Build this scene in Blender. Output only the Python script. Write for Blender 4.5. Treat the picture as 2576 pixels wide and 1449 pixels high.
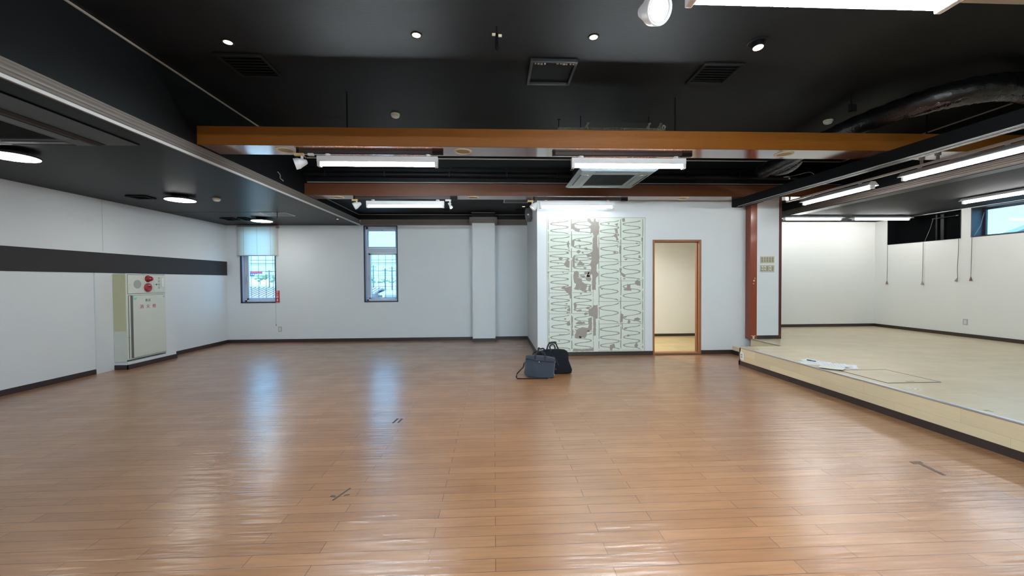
import bpy, bmesh, math, random
from mathutils import Vector, Matrix
from mathutils.geometry import tessellate_polygon
random.seed(7)
S = bpy.context.scene
for o in list(bpy.data.objects):
    bpy.data.objects.remove(o)
COL = S.collection

# ------------------------------------------------------------------ camera
cam_d = bpy.data.cameras.new('camera'); cam = bpy.data.objects.new('camera', cam_d); COL.objects.link(cam)
S.camera = cam
FPX = 1010.0
cam_d.sensor_width = 36.0; cam_d.lens = 36.0*FPX/2576.0; cam_d.clip_end = 500
YAW, PITCH, ROLL = 4.53650985e-02, -1.83503793e-02, -6.02229902e-03
fw = Vector((math.sin(YAW)*math.cos(PITCH), math.cos(YAW)*math.cos(PITCH), math.sin(PITCH)))
r0 = Vector((math.cos(YAW), -math.sin(YAW), 0)); u0 = r0.cross(fw)
rr = math.cos(ROLL)*r0+math.sin(ROLL)*u0; uu = -math.sin(ROLL)*r0+math.cos(ROLL)*u0
cam.matrix_world = Matrix(((rr.x, uu.x, -fw.x, 0), (rr.y, uu.y, -fw.y, 0), (rr.z, uu.z, -fw.z, 1.4), (0, 0, 0, 1)))

# ------------------------------------------------------------------ colour management, world, sun
S.view_settings.view_transform = 'Standard'; S.view_settings.look = 'None'
S.view_settings.exposure = 0.62; S.view_settings.gamma = 1.0; S.view_settings.use_curve_mapping = False
S.render.engine = 'CYCLES'
S.cycles.max_bounces = 10; S.cycles.diffuse_bounces = 6; S.cycles.glossy_bounces = 4; S.cycles.transparent_max_bounces = 12
S.cycles.caustics_reflective = False; S.cycles.caustics_refractive = False
S.cycles.sample_clamp_indirect = 6.0
S.cycles.use_denoising = True
TUBE_E = 190.0       # fluorescent tubes
DISC_E = 25.0
SKY_E = 5.2
W = bpy.data.worlds.new('sky'); S.world = W; W.use_nodes = True
nt = W.node_tree; bg = nt.nodes['Background']
tc = nt.nodes.new('ShaderNodeTexCoord'); sep = nt.nodes.new('ShaderNodeSeparateXYZ')
ramp = nt.nodes.new('ShaderNodeValToRGB'); noi = nt.nodes.new('ShaderNodeTexNoise'); mx = nt.nodes.new('ShaderNodeMixRGB')
nt.links.new(tc.outputs['Generated'], sep.inputs[0]); nt.links.new(sep.outputs['Z'], ramp.inputs[0])
ramp.color_ramp.elements[0].position = 0.0; ramp.color_ramp.elements[0].color = (0.105, 0.36, 0.58, 1)
ramp.color_ramp.elements[1].position = 0.5; ramp.color_ramp.elements[1].color = (0.10, 0.32, 0.58, 1)
noi.inputs['Scale'].default_value = 5.0; noi.inputs['Detail'].default_value = 5
nt.links.new(tc.outputs['Generated'], noi.inputs['Vector'])
cr = nt.nodes.new('ShaderNodeValToRGB'); cr.color_ramp.elements[0].position = .48; cr.color_ramp.elements[1].position = .7
nt.links.new(noi.outputs['Fac'], cr.inputs[0]); nt.links.new(cr.outputs[0], mx.inputs[0])
nt.links.new(ramp.outputs[0], mx.inputs[1]); mx.inputs[2].default_value = (0.15, 0.38, 0.56, 1)
nt.links.new(mx.outputs[0], bg.inputs['Color']); bg.inputs['Strength'].default_value = SKY_E
sd = bpy.data.lights.new('sun', 'SUN'); sd.energy = 4.5; sd.angle = math.radians(1.0); sd.color = (1, .96, .9)
sun = bpy.data.objects.new('sun', sd); COL.objects.link(sun); sun.location = (0, -20, 40)
sun.rotation_euler = Vector((0.25, 0.62, -0.85)).to_track_quat('-Z', 'Y').to_euler()

# ------------------------------------------------------------------ materials
def rgb(r, g, b):
    f = lambda c: (c/255/12.92) if c/255 <= .04045 else ((c/255+.055)/1.055)**2.4
    return (f(r), f(g), f(b), 1)
def mat(name, c, rough=.5, metal=0.0, spec=.5, nscale=30, namt=.05, bump=0.0, bscale=200, stretch=None, trans=0.0, coat=0.0, sheen=0.0):
    m = bpy.data.materials.new(name); m.use_nodes = True; n = m.node_tree; b = n.nodes['Principled BSDF']
    b.inputs['Roughness'].default_value = rough; b.inputs['Metallic'].default_value = metal
    b.inputs['Specular IOR Level'].default_value = spec
    if coat: b.inputs['Coat Weight'].default_value = coat; b.inputs['Coat Roughness'].default_value = .12
    if sheen: b.inputs['Sheen Weight'].default_value = sheen
    g = n.nodes.new('ShaderNodeNewGeometry'); mp = n.nodes.new('ShaderNodeMapping')
    n.links.new(g.outputs['Position'], mp.inputs['Vector'])
    if stretch: mp.inputs['Scale'].default_value = stretch
    t = n.nodes.new('ShaderNodeTexNoise'); t.inputs['Scale'].default_value = nscale; t.inputs['Detail'].default_value = 4
    n.links.new(mp.outputs[0], t.inputs['Vector'])
    x = n.nodes.new('ShaderNodeMixRGB'); n.links.new(t.outputs['Fac'], x.inputs[0])
    x.inputs[1].default_value = tuple(min(1, v*(1-namt)) for v in c[:3])+(1,); x.inputs[2].default_value = tuple(min(1, v*(1+namt)) for v in c[:3])+(1,)
    n.links.new(x.outputs[0], b.inputs['Base Color'])
    if bump:
        t2 = n.nodes.new('ShaderNodeTexNoise'); t2.inputs['Scale'].default_value = bscale; t2.inputs['Detail'].default_value = 3
        n.links.new(mp.outputs[0], t2.inputs['Vector'])
        bp = n.nodes.new('ShaderNodeBump'); bp.inputs['Strength'].default_value = bump; bp.inputs['Distance'].default_value = .01
        n.links.new(t2.outputs['Fac'], bp.inputs['Height']); n.links.new(bp.outputs[0], b.inputs['Normal'])
    if trans:
        tr = n.nodes.new('ShaderNodeBsdfTranslucent'); tr.inputs['Color'].default_value = c
        ms = n.nodes.new('ShaderNodeMixShader'); ms.inputs[0].default_value = trans
        out = n.nodes['Material Output']; n.links.new(b.outputs[0], ms.inputs[1]); n.links.new(tr.outputs[0], ms.inputs[2]); n.links.new(ms.outputs[0], out.inputs[0])
    return m
def emi(name, c, e):
    m = bpy.data.materials.new(name); m.use_nodes = True; n = m.node_tree; b = n.nodes['Principled BSDF']
    b.inputs['Base Color'].default_value = (c[0]*.8, c[1]*.8, c[2]*.8, 1)
    b.inputs['Emission Color'].default_value = c; b.inputs['Emission Strength'].default_value = e
    return m
def glassmat(name, tint=(.97, .99, 1, 1), refl=.03):
    m = bpy.data.materials.new(name); m.use_nodes = True; n = m.node_tree; n.nodes.remove(n.nodes['Principled BSDF'])
    t = n.nodes.new('ShaderNodeBsdfTransparent'); t.inputs[0].default_value = tint
    g = n.nodes.new('ShaderNodeBsdfGlossy'); g.inputs['Roughness'].default_value = .01
    x = n.nodes.new('ShaderNodeMixShader'); x.inputs[0].default_value = refl
    n.links.new(t.outputs[0], x.inputs[1]); n.links.new(g.outputs[0], x.inputs[2]); n.links.new(x.outputs[0], n.nodes['Material Output'].inputs[0])
    return m
def plankmat(name, c1, c2, cm, bw, bh, rough, grain=.35, mortar=.0022, bump=.25, spec=.5, graincol=.72, big=0.10, coat=0.0, coatr=.15, side=False, wave=.0026):
    m = bpy.data.materials.new(name); m.use_nodes = True; n = m.node_tree; b = n.nodes['Principled BSDF']; L = n.links.new
    g = n.nodes.new('ShaderNodeNewGeometry')
    br = n.nodes.new('ShaderNodeTexBrick'); br.offset = .37; br.offset_frequency = 2; br.squash = 1
    br.inputs['Scale'].default_value = 1; br.inputs['Brick Width'].default_value = bw; br.inputs['Row Height'].default_value = bh
    br.inputs['Mortar Size'].default_value = mortar; br.inputs['Mortar Smooth'].default_value = .2; br.inputs['Bias'].default_value = 0
    br.inputs['Color1'].default_value = c1; br.inputs['Color2'].default_value = c2; br.inputs['Mortar'].default_value = cm
    if side:
        sx = n.nodes.new('ShaderNodeSeparateXYZ'); cx = n.nodes.new('ShaderNodeCombineXYZ'); L(g.outputs['Position'], sx.inputs[0])
        ad = n.nodes.new('ShaderNodeMath'); ad.operation = 'ADD'; L(sx.outputs['X'], ad.inputs[0]); L(sx.outputs['Y'], ad.inputs[1])
        L(ad.outputs[0], cx.inputs['X']); L(sx.outputs['Z'], cx.inputs['Y']); pos = cx.outputs[0]
    else: pos = g.outputs['Position']
    L(pos, br.inputs['Vector'])
    mp = n.nodes.new('ShaderNodeMapping'); mp.inputs['Scale'].default_value = (2.2, 26, 1); L(pos, mp.inputs['Vector'])
    t = n.nodes.new('ShaderNodeTexNoise'); t.inputs['Scale'].default_value = 1.6; t.inputs['Detail'].default_value = 8; t.inputs['Distortion'].default_value = .6
    L(mp.outputs[0], t.inputs['Vector'])
    r = n.nodes.new('ShaderNodeValToRGB'); r.color_ramp.elements[0].position = .36; r.color_ramp.elements[1].position = .62
    r.color_ramp.elements[0].color = (graincol, graincol*.96, graincol*.93, 1); r.color_ramp.elements[1].color = (1, 1, 1, 1)
    L(t.outputs['Fac'], r.inputs[0])
    mu = n.nodes.new('ShaderNodeMixRGB'); mu.blend_type = 'MULTIPLY'; mu.inputs[0].default_value = grain
    L(br.outputs['Color'], mu.inputs[1]); L(r.outputs[0], mu.inputs[2])
    t3 = n.nodes.new('ShaderNodeTexNoise'); t3.inputs['Scale'].default_value = 1.1; t3.inputs['Detail'].default_value = 3; L(g.outputs['Position'], t3.inputs['Vector'])
    mr = n.nodes.new('ShaderNodeMapRange'); mr.inputs[1].default_value = .3; mr.inputs[2].default_value = .7; mr.inputs[3].default_value = 1-big; mr.inputs[4].default_value = 1+big
    L(t3.outputs['Fac'], mr.inputs[0])
    mu2 = n.nodes.new('ShaderNodeVectorMath'); mu2.operation = 'SCALE'; L(mu.outputs[0], mu2.inputs[0]); L(mr.outputs[0], mu2.inputs['Scale'])
    L(mu2.outputs[0], b.inputs['Base Color'])
    t4 = n.nodes.new('ShaderNodeTexNoise'); t4.inputs['Scale'].default_value = 3.0; t4.inputs['Detail'].default_value = 6; L(g.outputs['Position'], t4.inputs['Vector'])
    mr2 = n.nodes.new('ShaderNodeMapRange'); mr2.inputs[1].default_value = .3; mr2.inputs[2].default_value = .7; mr2.inputs[3].default_value = rough*.82; mr2.inputs[4].default_value = rough*1.18
    L(t4.outputs['Fac'], mr2.inputs[0]); L(mr2.outputs[0], b.inputs['Roughness'])
    b.inputs['Specular IOR Level'].default_value = spec
    if coat: b.inputs['Coat Weight'].default_value = coat; b.inputs['Coat Roughness'].default_value = coatr
    # grooves and a faint cupping of the boards
    mt = n.nodes.new('ShaderNodeMath'); mt.operation = 'MULTIPLY_ADD'; mt.inputs[1].default_value = -1.0; L(br.outputs['Fac'], mt.inputs[0])
    sc = n.nodes.new('ShaderNodeMath'); sc.operation = 'MULTIPLY'; sc.inputs[1].default_value = .22; L(t.outputs['Fac'], sc.inputs[0]); L(sc.outputs[0], mt.inputs[2])
    bp = n.nodes.new('ShaderNodeBump'); bp.inputs['Strength'].default_value = bump; bp.inputs['Distance'].default_value = .002
    L(mt.outputs[0], bp.inputs['Height']); L(bp.outputs[0], b.inputs['Normal'])
    if coat:        # the lacquer follows the slight waviness of the boards
        b2 = n.nodes.new('ShaderNodeBump'); b2.inputs['Strength'].default_value = 1.0; b2.inputs['Distance'].default_value = wave
        t5 = n.nodes.new('ShaderNodeTexNoise'); t5.inputs['Scale'].default_value = 1.0; t5.inputs['Detail'].default_value = 2; L(mp.outputs[0], t5.inputs['Vector'])
        L(t5.outputs['Fac'], b2.inputs['Height']); L(bp.outputs[0], b2.inputs['Normal']); L(b2.outputs[0], b.inputs['Coat Normal'])
    return m

M = {}
M['floor'] = plankmat('floor_wood', rgb(164, 117, 79), rgb(148, 102, 67), rgb(84, 57, 41), .909, .0909, .38, grain=.55, spec=.35, coat=.9, coatr=.25, wave=.006, mortar=.0018, bump=.22)
M['deck'] = plankmat('deck_wood', rgb(203, 190, 158), rgb(196, 181, 148), rgb(160, 145, 115), .909, .1515, .36, grain=.30, mortar=.0009, bump=.06, graincol=.88, big=.03, coat=.3, coatr=.22)
M['riser'] = plankmat('riser_wood_brightened', rgb(222, 206, 172), rgb(208, 191, 158), rgb(170, 154, 122), .909, .1515, .5, grain=.3, mortar=.0008, bump=.05, graincol=.88, big=.03, side=True)  # deck wood painted paler to make up for weak light on the riser
M['corr'] = plankmat('corridor_wood', rgb(190, 168, 120), rgb(180, 156, 108), rgb(150, 128, 85), .909, .1, .4, grain=.5, mortar=.001, bump=.1, graincol=.85, big=.03)
M['wall'] = mat('wall_vinyl', rgb(213, 219, 222), .75, spec=.25, nscale=2.5, namt=.02, bump=.25, bscale=260)
M['wallwarm'] = mat('wall_vinyl_stage', rgb(221, 223, 220), .75, spec=.25, nscale=2.5, namt=.02, bump=.25, bscale=260)
M['beige'] = mat('wall_beige', rgb(216, 212, 200), .8, spec=.2, nscale=2, namt=.02, bump=.2, bscale=260)
M['black'] = mat('ceiling_black', rgb(13, 14, 16), .60, spec=.16, nscale=3, namt=.10, bump=.10, bscale=18, stretch=(1, 5, 1))
M['lowblack'] = mat('ceiling_low_black', rgb(6, 7, 9), .30, spec=.14, nscale=3, namt=.10, bump=.10, bscale=18, stretch=(1, 5, 1))
M['lowblack'].node_tree.nodes['Principled BSDF'].inputs['IOR'].default_value = 1.22
M['matte'] = mat('matte_black', rgb(5, 6, 7), .9, spec=.04)
M['stageblack'] = mat('ceiling_stage_black', rgb(22, 23, 25), .75, spec=.15)
M['blackface'] = mat('soffit_black', rgb(9, 12, 14), .5, spec=.2, nscale=3, namt=.12)
M['void'] = mat('pipe_black', rgb(5, 6, 9), .55, spec=.15)
M['band'] = mat('band_charcoal', rgb(49, 46, 47), .65, spec=.3, nscale=60, namt=.12, bump=.15, bscale=200)
M['base'] = mat('baseboard_brown', rgb(50, 40, 37), .4, spec=.45, nscale=40, namt=.15, stretch=(1, 1, 6))
M['cornice'] = mat('cornice_taupe', rgb(118, 110, 104), .5, spec=.4, nscale=20, namt=.08, stretch=(1, .3, 6))
M['lip'] = mat('cornice_lip', rgb(214, 218, 220), .45, spec=.4)
M['trimline'] = mat('trim_grey', rgb(150, 143, 134), .5)
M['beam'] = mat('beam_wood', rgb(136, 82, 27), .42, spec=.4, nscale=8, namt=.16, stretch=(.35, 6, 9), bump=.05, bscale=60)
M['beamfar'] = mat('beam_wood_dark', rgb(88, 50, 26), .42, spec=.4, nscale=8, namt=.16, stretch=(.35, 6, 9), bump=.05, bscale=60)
M['beamlow'] = mat('beam_lacquer', rgb(112, 68, 48), .10, spec=.9, nscale=10, namt=.10, stretch=(.6, 8, 1), bump=.04, bscale=40, coat=.9)
M['post'] = mat('post_redwood', rgb(122, 52, 28), .28, spec=.5, nscale=9, namt=.25, stretch=(6, 6, .5), coat=.3)
M['post2'] = mat('post_darkred', rgb(74, 30, 25), .35, spec=.5, nscale=9, namt=.2, stretch=(6, 6, .5))
M['doorwood'] = mat('door_wood', rgb(142, 94, 58), .45, nscale=9, namt=.16, stretch=(6, 6, .6))
M['alu'] = mat('aluminium', rgb(196, 203, 212), .3, metal=.6, nscale=50, namt=.04)
M['alud'] = mat('aluminium_dull', rgb(168, 172, 176), .45, metal=.3, nscale=50, namt=.04)
M['sash'] = mat('sash_silver', rgb(196, 204, 212), .4, metal=.2)
M['wframe'] = mat('window_lining', rgb(46, 42, 48), .5)
M['reveal'] = mat('reveal_paint', rgb(182, 190, 214), .6)
M['white'] = mat('white_enamel', rgb(224, 227, 230), .4, nscale=20, namt=.03)
M['cream'] = mat('cream_plastic', rgb(216, 208, 180), .45, nscale=30, namt=.06)
M['creamd'] = mat('cream_dark', rgb(170, 158, 125), .6, nscale=30, namt=.06)
M['plate'] = mat('switch_plate', rgb(190, 186, 165), .35, metal=.15)
M['steel'] = mat('switch_steel', rgb(150, 146, 128), .3, metal=.5)
M['plast'] = mat('grey_plastic', rgb(168, 174, 170), .5)
M['hyd'] = mat('cabinet_paint', rgb(203, 208, 198), .38, nscale=6, namt=.04)
M['hydside'] = mat('cabinet_side_aged', rgb(186, 186, 152), .5, nscale=5, namt=.08)
M['hydlow'] = mat('cabinet_side_low', rgb(200, 206, 198), .5, nscale=5, namt=.07)
M['hyddk'] = mat('cabinet_gap', rgb(96, 99, 94), .5)
M['hydline'] = mat('cabinet_seam', rgb(110, 116, 108), .6)
M['spk'] = mat('speaker_grey', rgb(158, 163, 158), .7, nscale=400, namt=.2)
M['red'] = mat('red_paint', rgb(150, 34, 44), .35)
M['redgl'] = mat('red_lens', rgb(140, 8, 18), .12, coat=.8)
M['redtxt'] = mat('red_ink', rgb(168, 42, 48), .5)
M['gry'] = mat('grey_ink', rgb(120, 126, 124), .6)
M['dkink'] = mat('dark_ink', rgb(40, 46, 44), .6)
M['wht'] = mat('white_ink', rgb(238, 225, 228), .5)
M['sign'] = mat('sign_red', rgb(176, 28, 46), .4)
M['mint'] = mat('mint_lens', rgb(130, 220, 195), .3)
M['glue'] = mat('glue_grey', rgb(140, 140, 126), .7, nscale=12, namt=.12)
M['glueblob'] = mat('bare_board', rgb(150, 143, 134), .8, nscale=20, namt=.10)
M['duct'] = mat('duct_black', rgb(14, 15, 17), .32, spec=.6, nscale=30, namt=.2, bump=.5, bscale=40)
M['foil'] = mat('duct_foil', rgb(84, 82, 88), .12, metal=.95, nscale=30, namt=.3, bump=1.0, bscale=28)
M['ventblack'] = mat('vent_black', rgb(15, 16, 18), .6, spec=.2)
M['acgrey'] = mat('ac_grey', rgb(74, 82, 85), .4, nscale=30, namt=.04)
M['acdark'] = mat('ac_grille', rgb(14, 16, 20), .6, spec=.2)
M['acblack'] = mat('ac_painted_black', rgb(26, 28, 32), .42)
M['rust'] = mat('tray_metal', rgb(92, 86, 66), .6, nscale=30, namt=.2); M['scuff2'] = mat('scuff_soft', rgb(92, 74, 64), .6, nscale=120, namt=.3)
M['gold'] = mat('adapter_tan', rgb(212, 182, 120), .4)
M['lampgrey'] = mat('lamp_smoked', rgb(84, 86, 90), .18, coat=.5)
M['bagf'] = mat('canvas_slate', rgb(50, 57, 68), .85, spec=.2, nscale=150, namt=.12, bump=.5, bscale=500, sheen=.3)
M['bagb'] = mat('nylon_navy', rgb(8, 11, 19), .75, spec=.2, nscale=80, namt=.15, bump=.4, bscale=300)
M['strap'] = mat('webbing_black', rgb(17, 18, 26), .7, nscale=200, namt=.2)
M['chrome'] = mat('chrome', rgb(210, 212, 214), .15, metal=1)
M['paper'] = mat('paper_white', rgb(234, 237, 244), .8, spec=.1, nscale=8, namt=.02)
M['paper2'] = mat('paper_ivory', rgb(230, 232, 224), .8, spec=.1, nscale=8, namt=.02)
M['ink'] = mat('print_grey', rgb(170, 176, 190), .8)
M['blue'] = mat('pen_blue', rgb(60, 96, 140), .35)
M['slat'] = mat('blind_slat', rgb(242, 242, 232), .45, trans=.6)
M['slatend'] = mat('blind_rail', rgb(160, 156, 148), .45)
M['cord'] = mat('cord_grey', rgb(118, 114, 112), .7)
M['tasselb'] = mat('tassel_brown', rgb(96, 74, 66), .6)
M['tasselg'] = mat('tassel_grey', rgb(142, 136, 126), .6)
M['scuff'] = mat('scuff_dark', rgb(58, 50, 50), .6, nscale=120, namt=.3)
M['torn'] = mat('torn_tape', rgb(214, 190, 168), .7)
M['glass'] = glassmat('glass_clear'); M['mesh'] = mat('bar_blue_grey', rgb(74, 104, 124), .4)
M['tube'] = emi('tube_lit', (.86, .96, 1, 1), TUBE_E); M['tubefar'] = emi('tube_lit_far', (.86, .97, 1, 1), TUBE_E*.09); M['tubep'] = emi('tube_lit_platform', (1, .99, .965, 1), TUBE_E*.28); M['disc'] = emi('disc_lit', (1, .98, .93, 1), DISC_E)
M['warm'] = emi('warm_lamp', (1, .80, .50, 1), 2.6); M['spot'] = emi('spot_lamp', (.95, 1, .96, 1), 9); M['spotdim'] = emi('spot_lamp_dim', (1, .98, .9, 1), 1.2)

# ------------------------------------------------------------------ geometry helpers
LOC = {}
XF = None
class MB:
    def __init__(s): s.b = bmesh.new()
    def face(s, pts):
        try: return s.b.faces.new([s.b.verts.new(p) for p in pts])
        except ValueError: return None
    def box(s, x0, x1, y0, y1, z0, z1, bev=0.0):
        r = bmesh.ops.create_cube(s.b, size=1)
        for v in r['verts']:
            v.co = Vector(((x0+x1)/2+v.co.x*(x1-x0), (y0+y1)/2+v.co.y*(y1-y0), (z0+z1)/2+v.co.z*(z1-z0)))
        if bev:
            ed = list({e for v in r['verts'] for e in v.link_edges})
            bmesh.ops.bevel(s.b, geom=ed, offset=bev, segments=2, profile=.6, affect='EDGES')
        return s
    def rings(s, rings, cap=True, closed=False):
        vs = [[s.b.verts.new(p) for p in r] for r in rings]
        n = len(rings[0]); m = len(vs)
        for i in range(m if closed else m-1):
            a = vs[i]; c = vs[(i+1) % m]
            for k in range(n):
                s.b.faces.new((a[k], a[(k+1) % n], c[(k+1) % n], c[k]))
        if cap and not closed:
            s.b.faces.new(list(reversed(vs[0]))); s.b.faces.new(vs[-1])
        return s
    def cyl(s, p0, p1, r0, r1=None, n=20):
        r1 = r0 if r1 is None else r1
        p0 = Vector(p0); p1 = Vector(p1); d = (p1-p0).normalized()
        a = d.orthogonal().normalized(); b = d.cross(a)
        R = []
        for p, r in ((p0, r0), (p1, r1)):
            R.append([p+(a*math.cos(t)+b*math.sin(t))*r for t in [2*math.pi*k/n for k in range(n)]])
        return s.rings(R)
    def lathe(s, c, axis, prof, n=28):
        """prof: list of (distance along axis, radius)"""
        c = Vector(c); d = Vector(axis).normalized(); a = d.orthogonal().normalized(); b = d.cross(a)
        return s.rings([[c+d*h+(a*math.cos(2*math.pi*k/n)+b*math.sin(2*math.pi*k/n))*max(r, 1e-4) for k in range(n)] for h, r in prof])
    def tube(s, pts, r, n=10, flat=None, up=None):
        pts = [Vector(p) for p in pts]; R = []; pa = None
        rs = r if isinstance(r, (list, tuple)) else [r]*len(pts)
        for i, p in enumerate(pts):
            d = (pts[min(i+1, len(pts)-1)]-pts[max(i-1, 0)]).normalized()
            if up is not None: a = Vector(up)-d*d.dot(Vector(up)); a.normalize()
            elif pa is None: a = d.orthogonal().normalized()
            else: a = (pa-d*d.dot(pa)).normalized()
            pa = a; b = d.cross(a); f = flat or 1.0
            R.append([p+(a*math.cos(2*math.pi*k/n)*f+b*math.sin(2*math.pi*k/n))*rs[i] for k in range(n)])
        return s.rings(R)
    def prism(s, poly, o, ex, ey, ez, h):
        """polygon of (u,v) extruded by h along ez from origin o"""
        o = Vector(o); ex = Vector(ex); ey = Vector(ey); ez = Vector(ez)
        a = [o+ex*u+ey*v for u, v in poly]
        return s.rings([a, [p+ez*h for p in a]])
    def profile_y(s, prof, y0, y1):   # closed (x,z) profile swept along y
        return s.rings([[(x, y0, z) for x, z in prof], [(x, y1, z) for x, z in prof]])
    def profile_x(s, prof, x0, x1):
        return s.rings([[(x0, y, z) for y, z in prof], [(x1, y, z) for y, z in prof]])
    def mesh(s, m, mtx=None):
        s.b.from_mesh(m)
        return s
    def build(s, name, m, parent=None, smooth=False, label=None, cat=None, group=None, kind=None, base=True):
        if XF is not None: bmesh.ops.transform(s.b, matrix=XF, verts=s.b.verts)
        bmesh.ops.recalc_face_normals(s.b, faces=s.b.faces)
        me = bpy.data.meshes.new(name)
        co = [v.co for v in s.b.verts]
        lo = Vector([min(c[i] for c in co) for i in range(3)]); hi = Vector([max(c[i] for c in co) for i in range(3)])
        c = (lo+hi)/2
        if parent is None: c.z = lo.z
        bmesh.ops.translate(s.b, verts=s.b.verts, vec=-c)
        s.b.to_mesh(me); s.b.free()
        if smooth:
            for p in me.polygons: p.use_smooth = True
            try: me.set_sharp_from_angle(angle=math.radians(38))
            except Exception: pass
        me.materials.append(M[m] if isinstance(m, str) else m)
        o = bpy.data.objects.new(name, me); COL.objects.link(o)
        LOC[o.name] = c.copy()
        if parent is not None:
            o.parent = parent; o.location = c-LOC[parent.name]
        else: o.location = c
        tag(o, label, cat, group, kind)
        return o
def tag(o, label=None, cat=None, group=None, kind=None):
    if label: o['label'] = label
    if cat: o['category'] = cat
    if group: o['group'] = group
    if kind: o['kind'] = kind
    return o
def thing(name, loc, label, cat, group=None):
    o = bpy.data.objects.new(name, None); COL.objects.link(o); o.location = loc; o.empty_display_size = .1
    LOC[o.name] = Vector(loc); return tag(o, label, cat, group)
def struct(name, mb, m, parent=None, label=None, smooth=False):
    o = mb.build(name, m, parent, smooth)
    if parent is None:
        o['kind'] = 'structure'
        if label: o['label'] = label
    return o
def dup(root, loc, label, group=None):
    def cp(o, par):
        c = o.copy(); COL.objects.link(c); c.parent = par
        for ch in [x for x in bpy.data.objects if x.parent == o]: cp(ch, c)
        return c
    r = cp(root, None); r.location = loc; r['label'] = label
    if group: r['group'] = group
    LOC[r.name] = Vector(loc)
    return r
def text(body, size, o, ex, ey, m, parent, name='lettering', ext=.0015, squash=1.0, lift=0.0, center=True):
    c = bpy.data.curves.new('t', 'FONT'); c.body = body; c.size = size; c.extrude = ext
    if center: c.align_x = 'CENTER'; c.align_y = 'CENTER'
    t = bpy.data.objects.new('t', c); COL.objects.link(t); bpy.context.view_layer.update()
    me = bpy.data.meshes.new_from_object(t); bpy.data.objects.remove(t); bpy.data.curves.remove(c)
    b = MB(); b.mesh(me); ex = Vector(ex); ey = Vector(ey); ez = ex.cross(ey); o = Vector(o)
    for v in b.b.verts: v.co = o+ex*v.co.x*squash+ey*v.co.y+ez*(v.co.z+lift)
    bpy.data.meshes.remove(me)
    return b.build(name, m, parent)
X3 = Vector((1, 0, 0)); Y3 = Vector((0, 1, 0)); Z3 = Vector((0, 0, 1))

# ------------------------------------------------------------------ room shell
XL, YB, YD, XR, YS = -6.13, 9.53, 7.34, 8.80, 8.90
CH, CL, CS = 3.485, 2.71, 2.70      # high ceiling, left low ceiling, stage ceiling
XS0, XS1 = -3.13, 6.20              # faces of the recess
YR = -3.4                           # wall behind the camera
struct('floor', MB().box(-6.3, 9.0, YR-.1, 9.75, -.15, 0), 'floor')
w = MB(); w.box(XL-.2, XL, YR-.1, YB+.2, 0, 3.7); w.box(XL, XL+.02, 6.44, 6.74, 0.0, 1.558)
w.box(XL, -5.915, 6.735, 7.73, 0, .122); w.box(XL, -5.915, 7.4985, 7.73, .122, 1.545); struct('wall_left', w, 'wall')
# back wall with two window openings
w = MB(); y0, y1 = YB, YB+.2
for a, b_, c, d in ((XL, -5.825, 0, 3.7), (-5.825, -5.035, 0, .922), (-5.825, -5.035, 2.70, 3.7), (-5.035, -3.02, 0, 3.7), (-3.02, -2.245, 0, .92), (-3.02, -2.245, 2.705, 3.7), (-2.245, .9, 0, 3.7)):
    w.box(a, b_, y0, y1, c, d)
struct('wall_back', w, 'wall')
struct('wall_pillar', MB().box(-.487, .029, 9.24, YB, 0, 2.80), 'wall')
struct('wall_return', MB().box(.80, .92, YD, YB, 0, 3.2), 'wall')
w = MB(); w.box(.92, 2.96, YD, YD+.14, 0, 3.2)
w.box(2.96, 3.866, YD, YD+.14, 2.136, 3.2); w.box(3.866, 4.845, YD, YD+.14, 0, 3.2)
struct('wall_door', w, 'wall')
struct('wall_wing', MB().box(4.845, 5.262, 7.19, YD, .296, 2.96), 'wall')
struct('wall_stage_back', MB().box(5.2, XR, YS, YS+.15, 0, 3.2), 'wallwarm')
struct('wall_stage_side', MB().box(5.08, 5.2, YD, 9.75, 0, 3.2), 'wallwarm')
# right wall: one boarded opening, two glazed ones
w = MB(); w.box(XR, XR+.3, YR-.1, 9.1, 0, 2.145); w.box(XR, XR+.3, YR-.1, 9.1, 2.69, 3.7)
for a, b_ in ((8.60, 9.1), (7.03, 7.19), (5.0, 5.16), (YR-.1, 3.2)): w.box(XR, XR+.3, a, b_, 2.145, 2.69)
struct('wall_right', w, 'wallwarm')
w = MB(); w.box(-6.33, 9.1, YR-.2, YR, 0, .9); w.box(-6.33, 9.1, YR-.2, YR, 2.3, 3.7)
for a, b_ in ((-6.33, -4.8), (-2.6, -1.2), (1.0, 2.4), (4.6, 9.1)): w.box(a, b_, YR-.2, YR, .9, 2.3)
struct('wall_front', w, 'wall')
struct('ceiling', MB().box(XS0, XS1, YR, 6.92, CH, 3.72), 'black')
struct('ceiling_low_left', MB().box(-6.33, XS0, YR, YB, CL, 3.72), 'lowblack')
struct('ceiling_back_bay', MB().box(XS0, XS1, 6.92, YB, 2.965, 3.72), 'black')
struct('ceiling_stage', MB().box(XS1, XR, YR, YS, CS, 3.72), 'stageblack')
# corridor behind the doorway
struct('wall_corridor', MB().box(.92, 5.08, 9.60, 9.75, 0, 2.5), 'beige')
struct('floor_corridor', MB().box(.92, 5.08, YD+.14, 9.6, 0.0, .022), 'corr')
struct('ceiling_corridor', MB().box(.92, 5.08, YD+.14, 9.6, 2.45, 2.5), 'wall')
struct('baseboard_corridor', MB().box(.92, 5.08, 9.585, 9.6, .022, .085), 'base')
cl = bpy.data.lights.new('corridor_lamp', 'AREA'); cl.shape = 'DISK'; cl.size = .35; cl.energy = 46; cl.color = (1, .97, .94)
co = bpy.data.objects.new('corridor_lamp', cl); COL.objects.link(co); co.location = (2.6, 8.6, 2.43)
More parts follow.
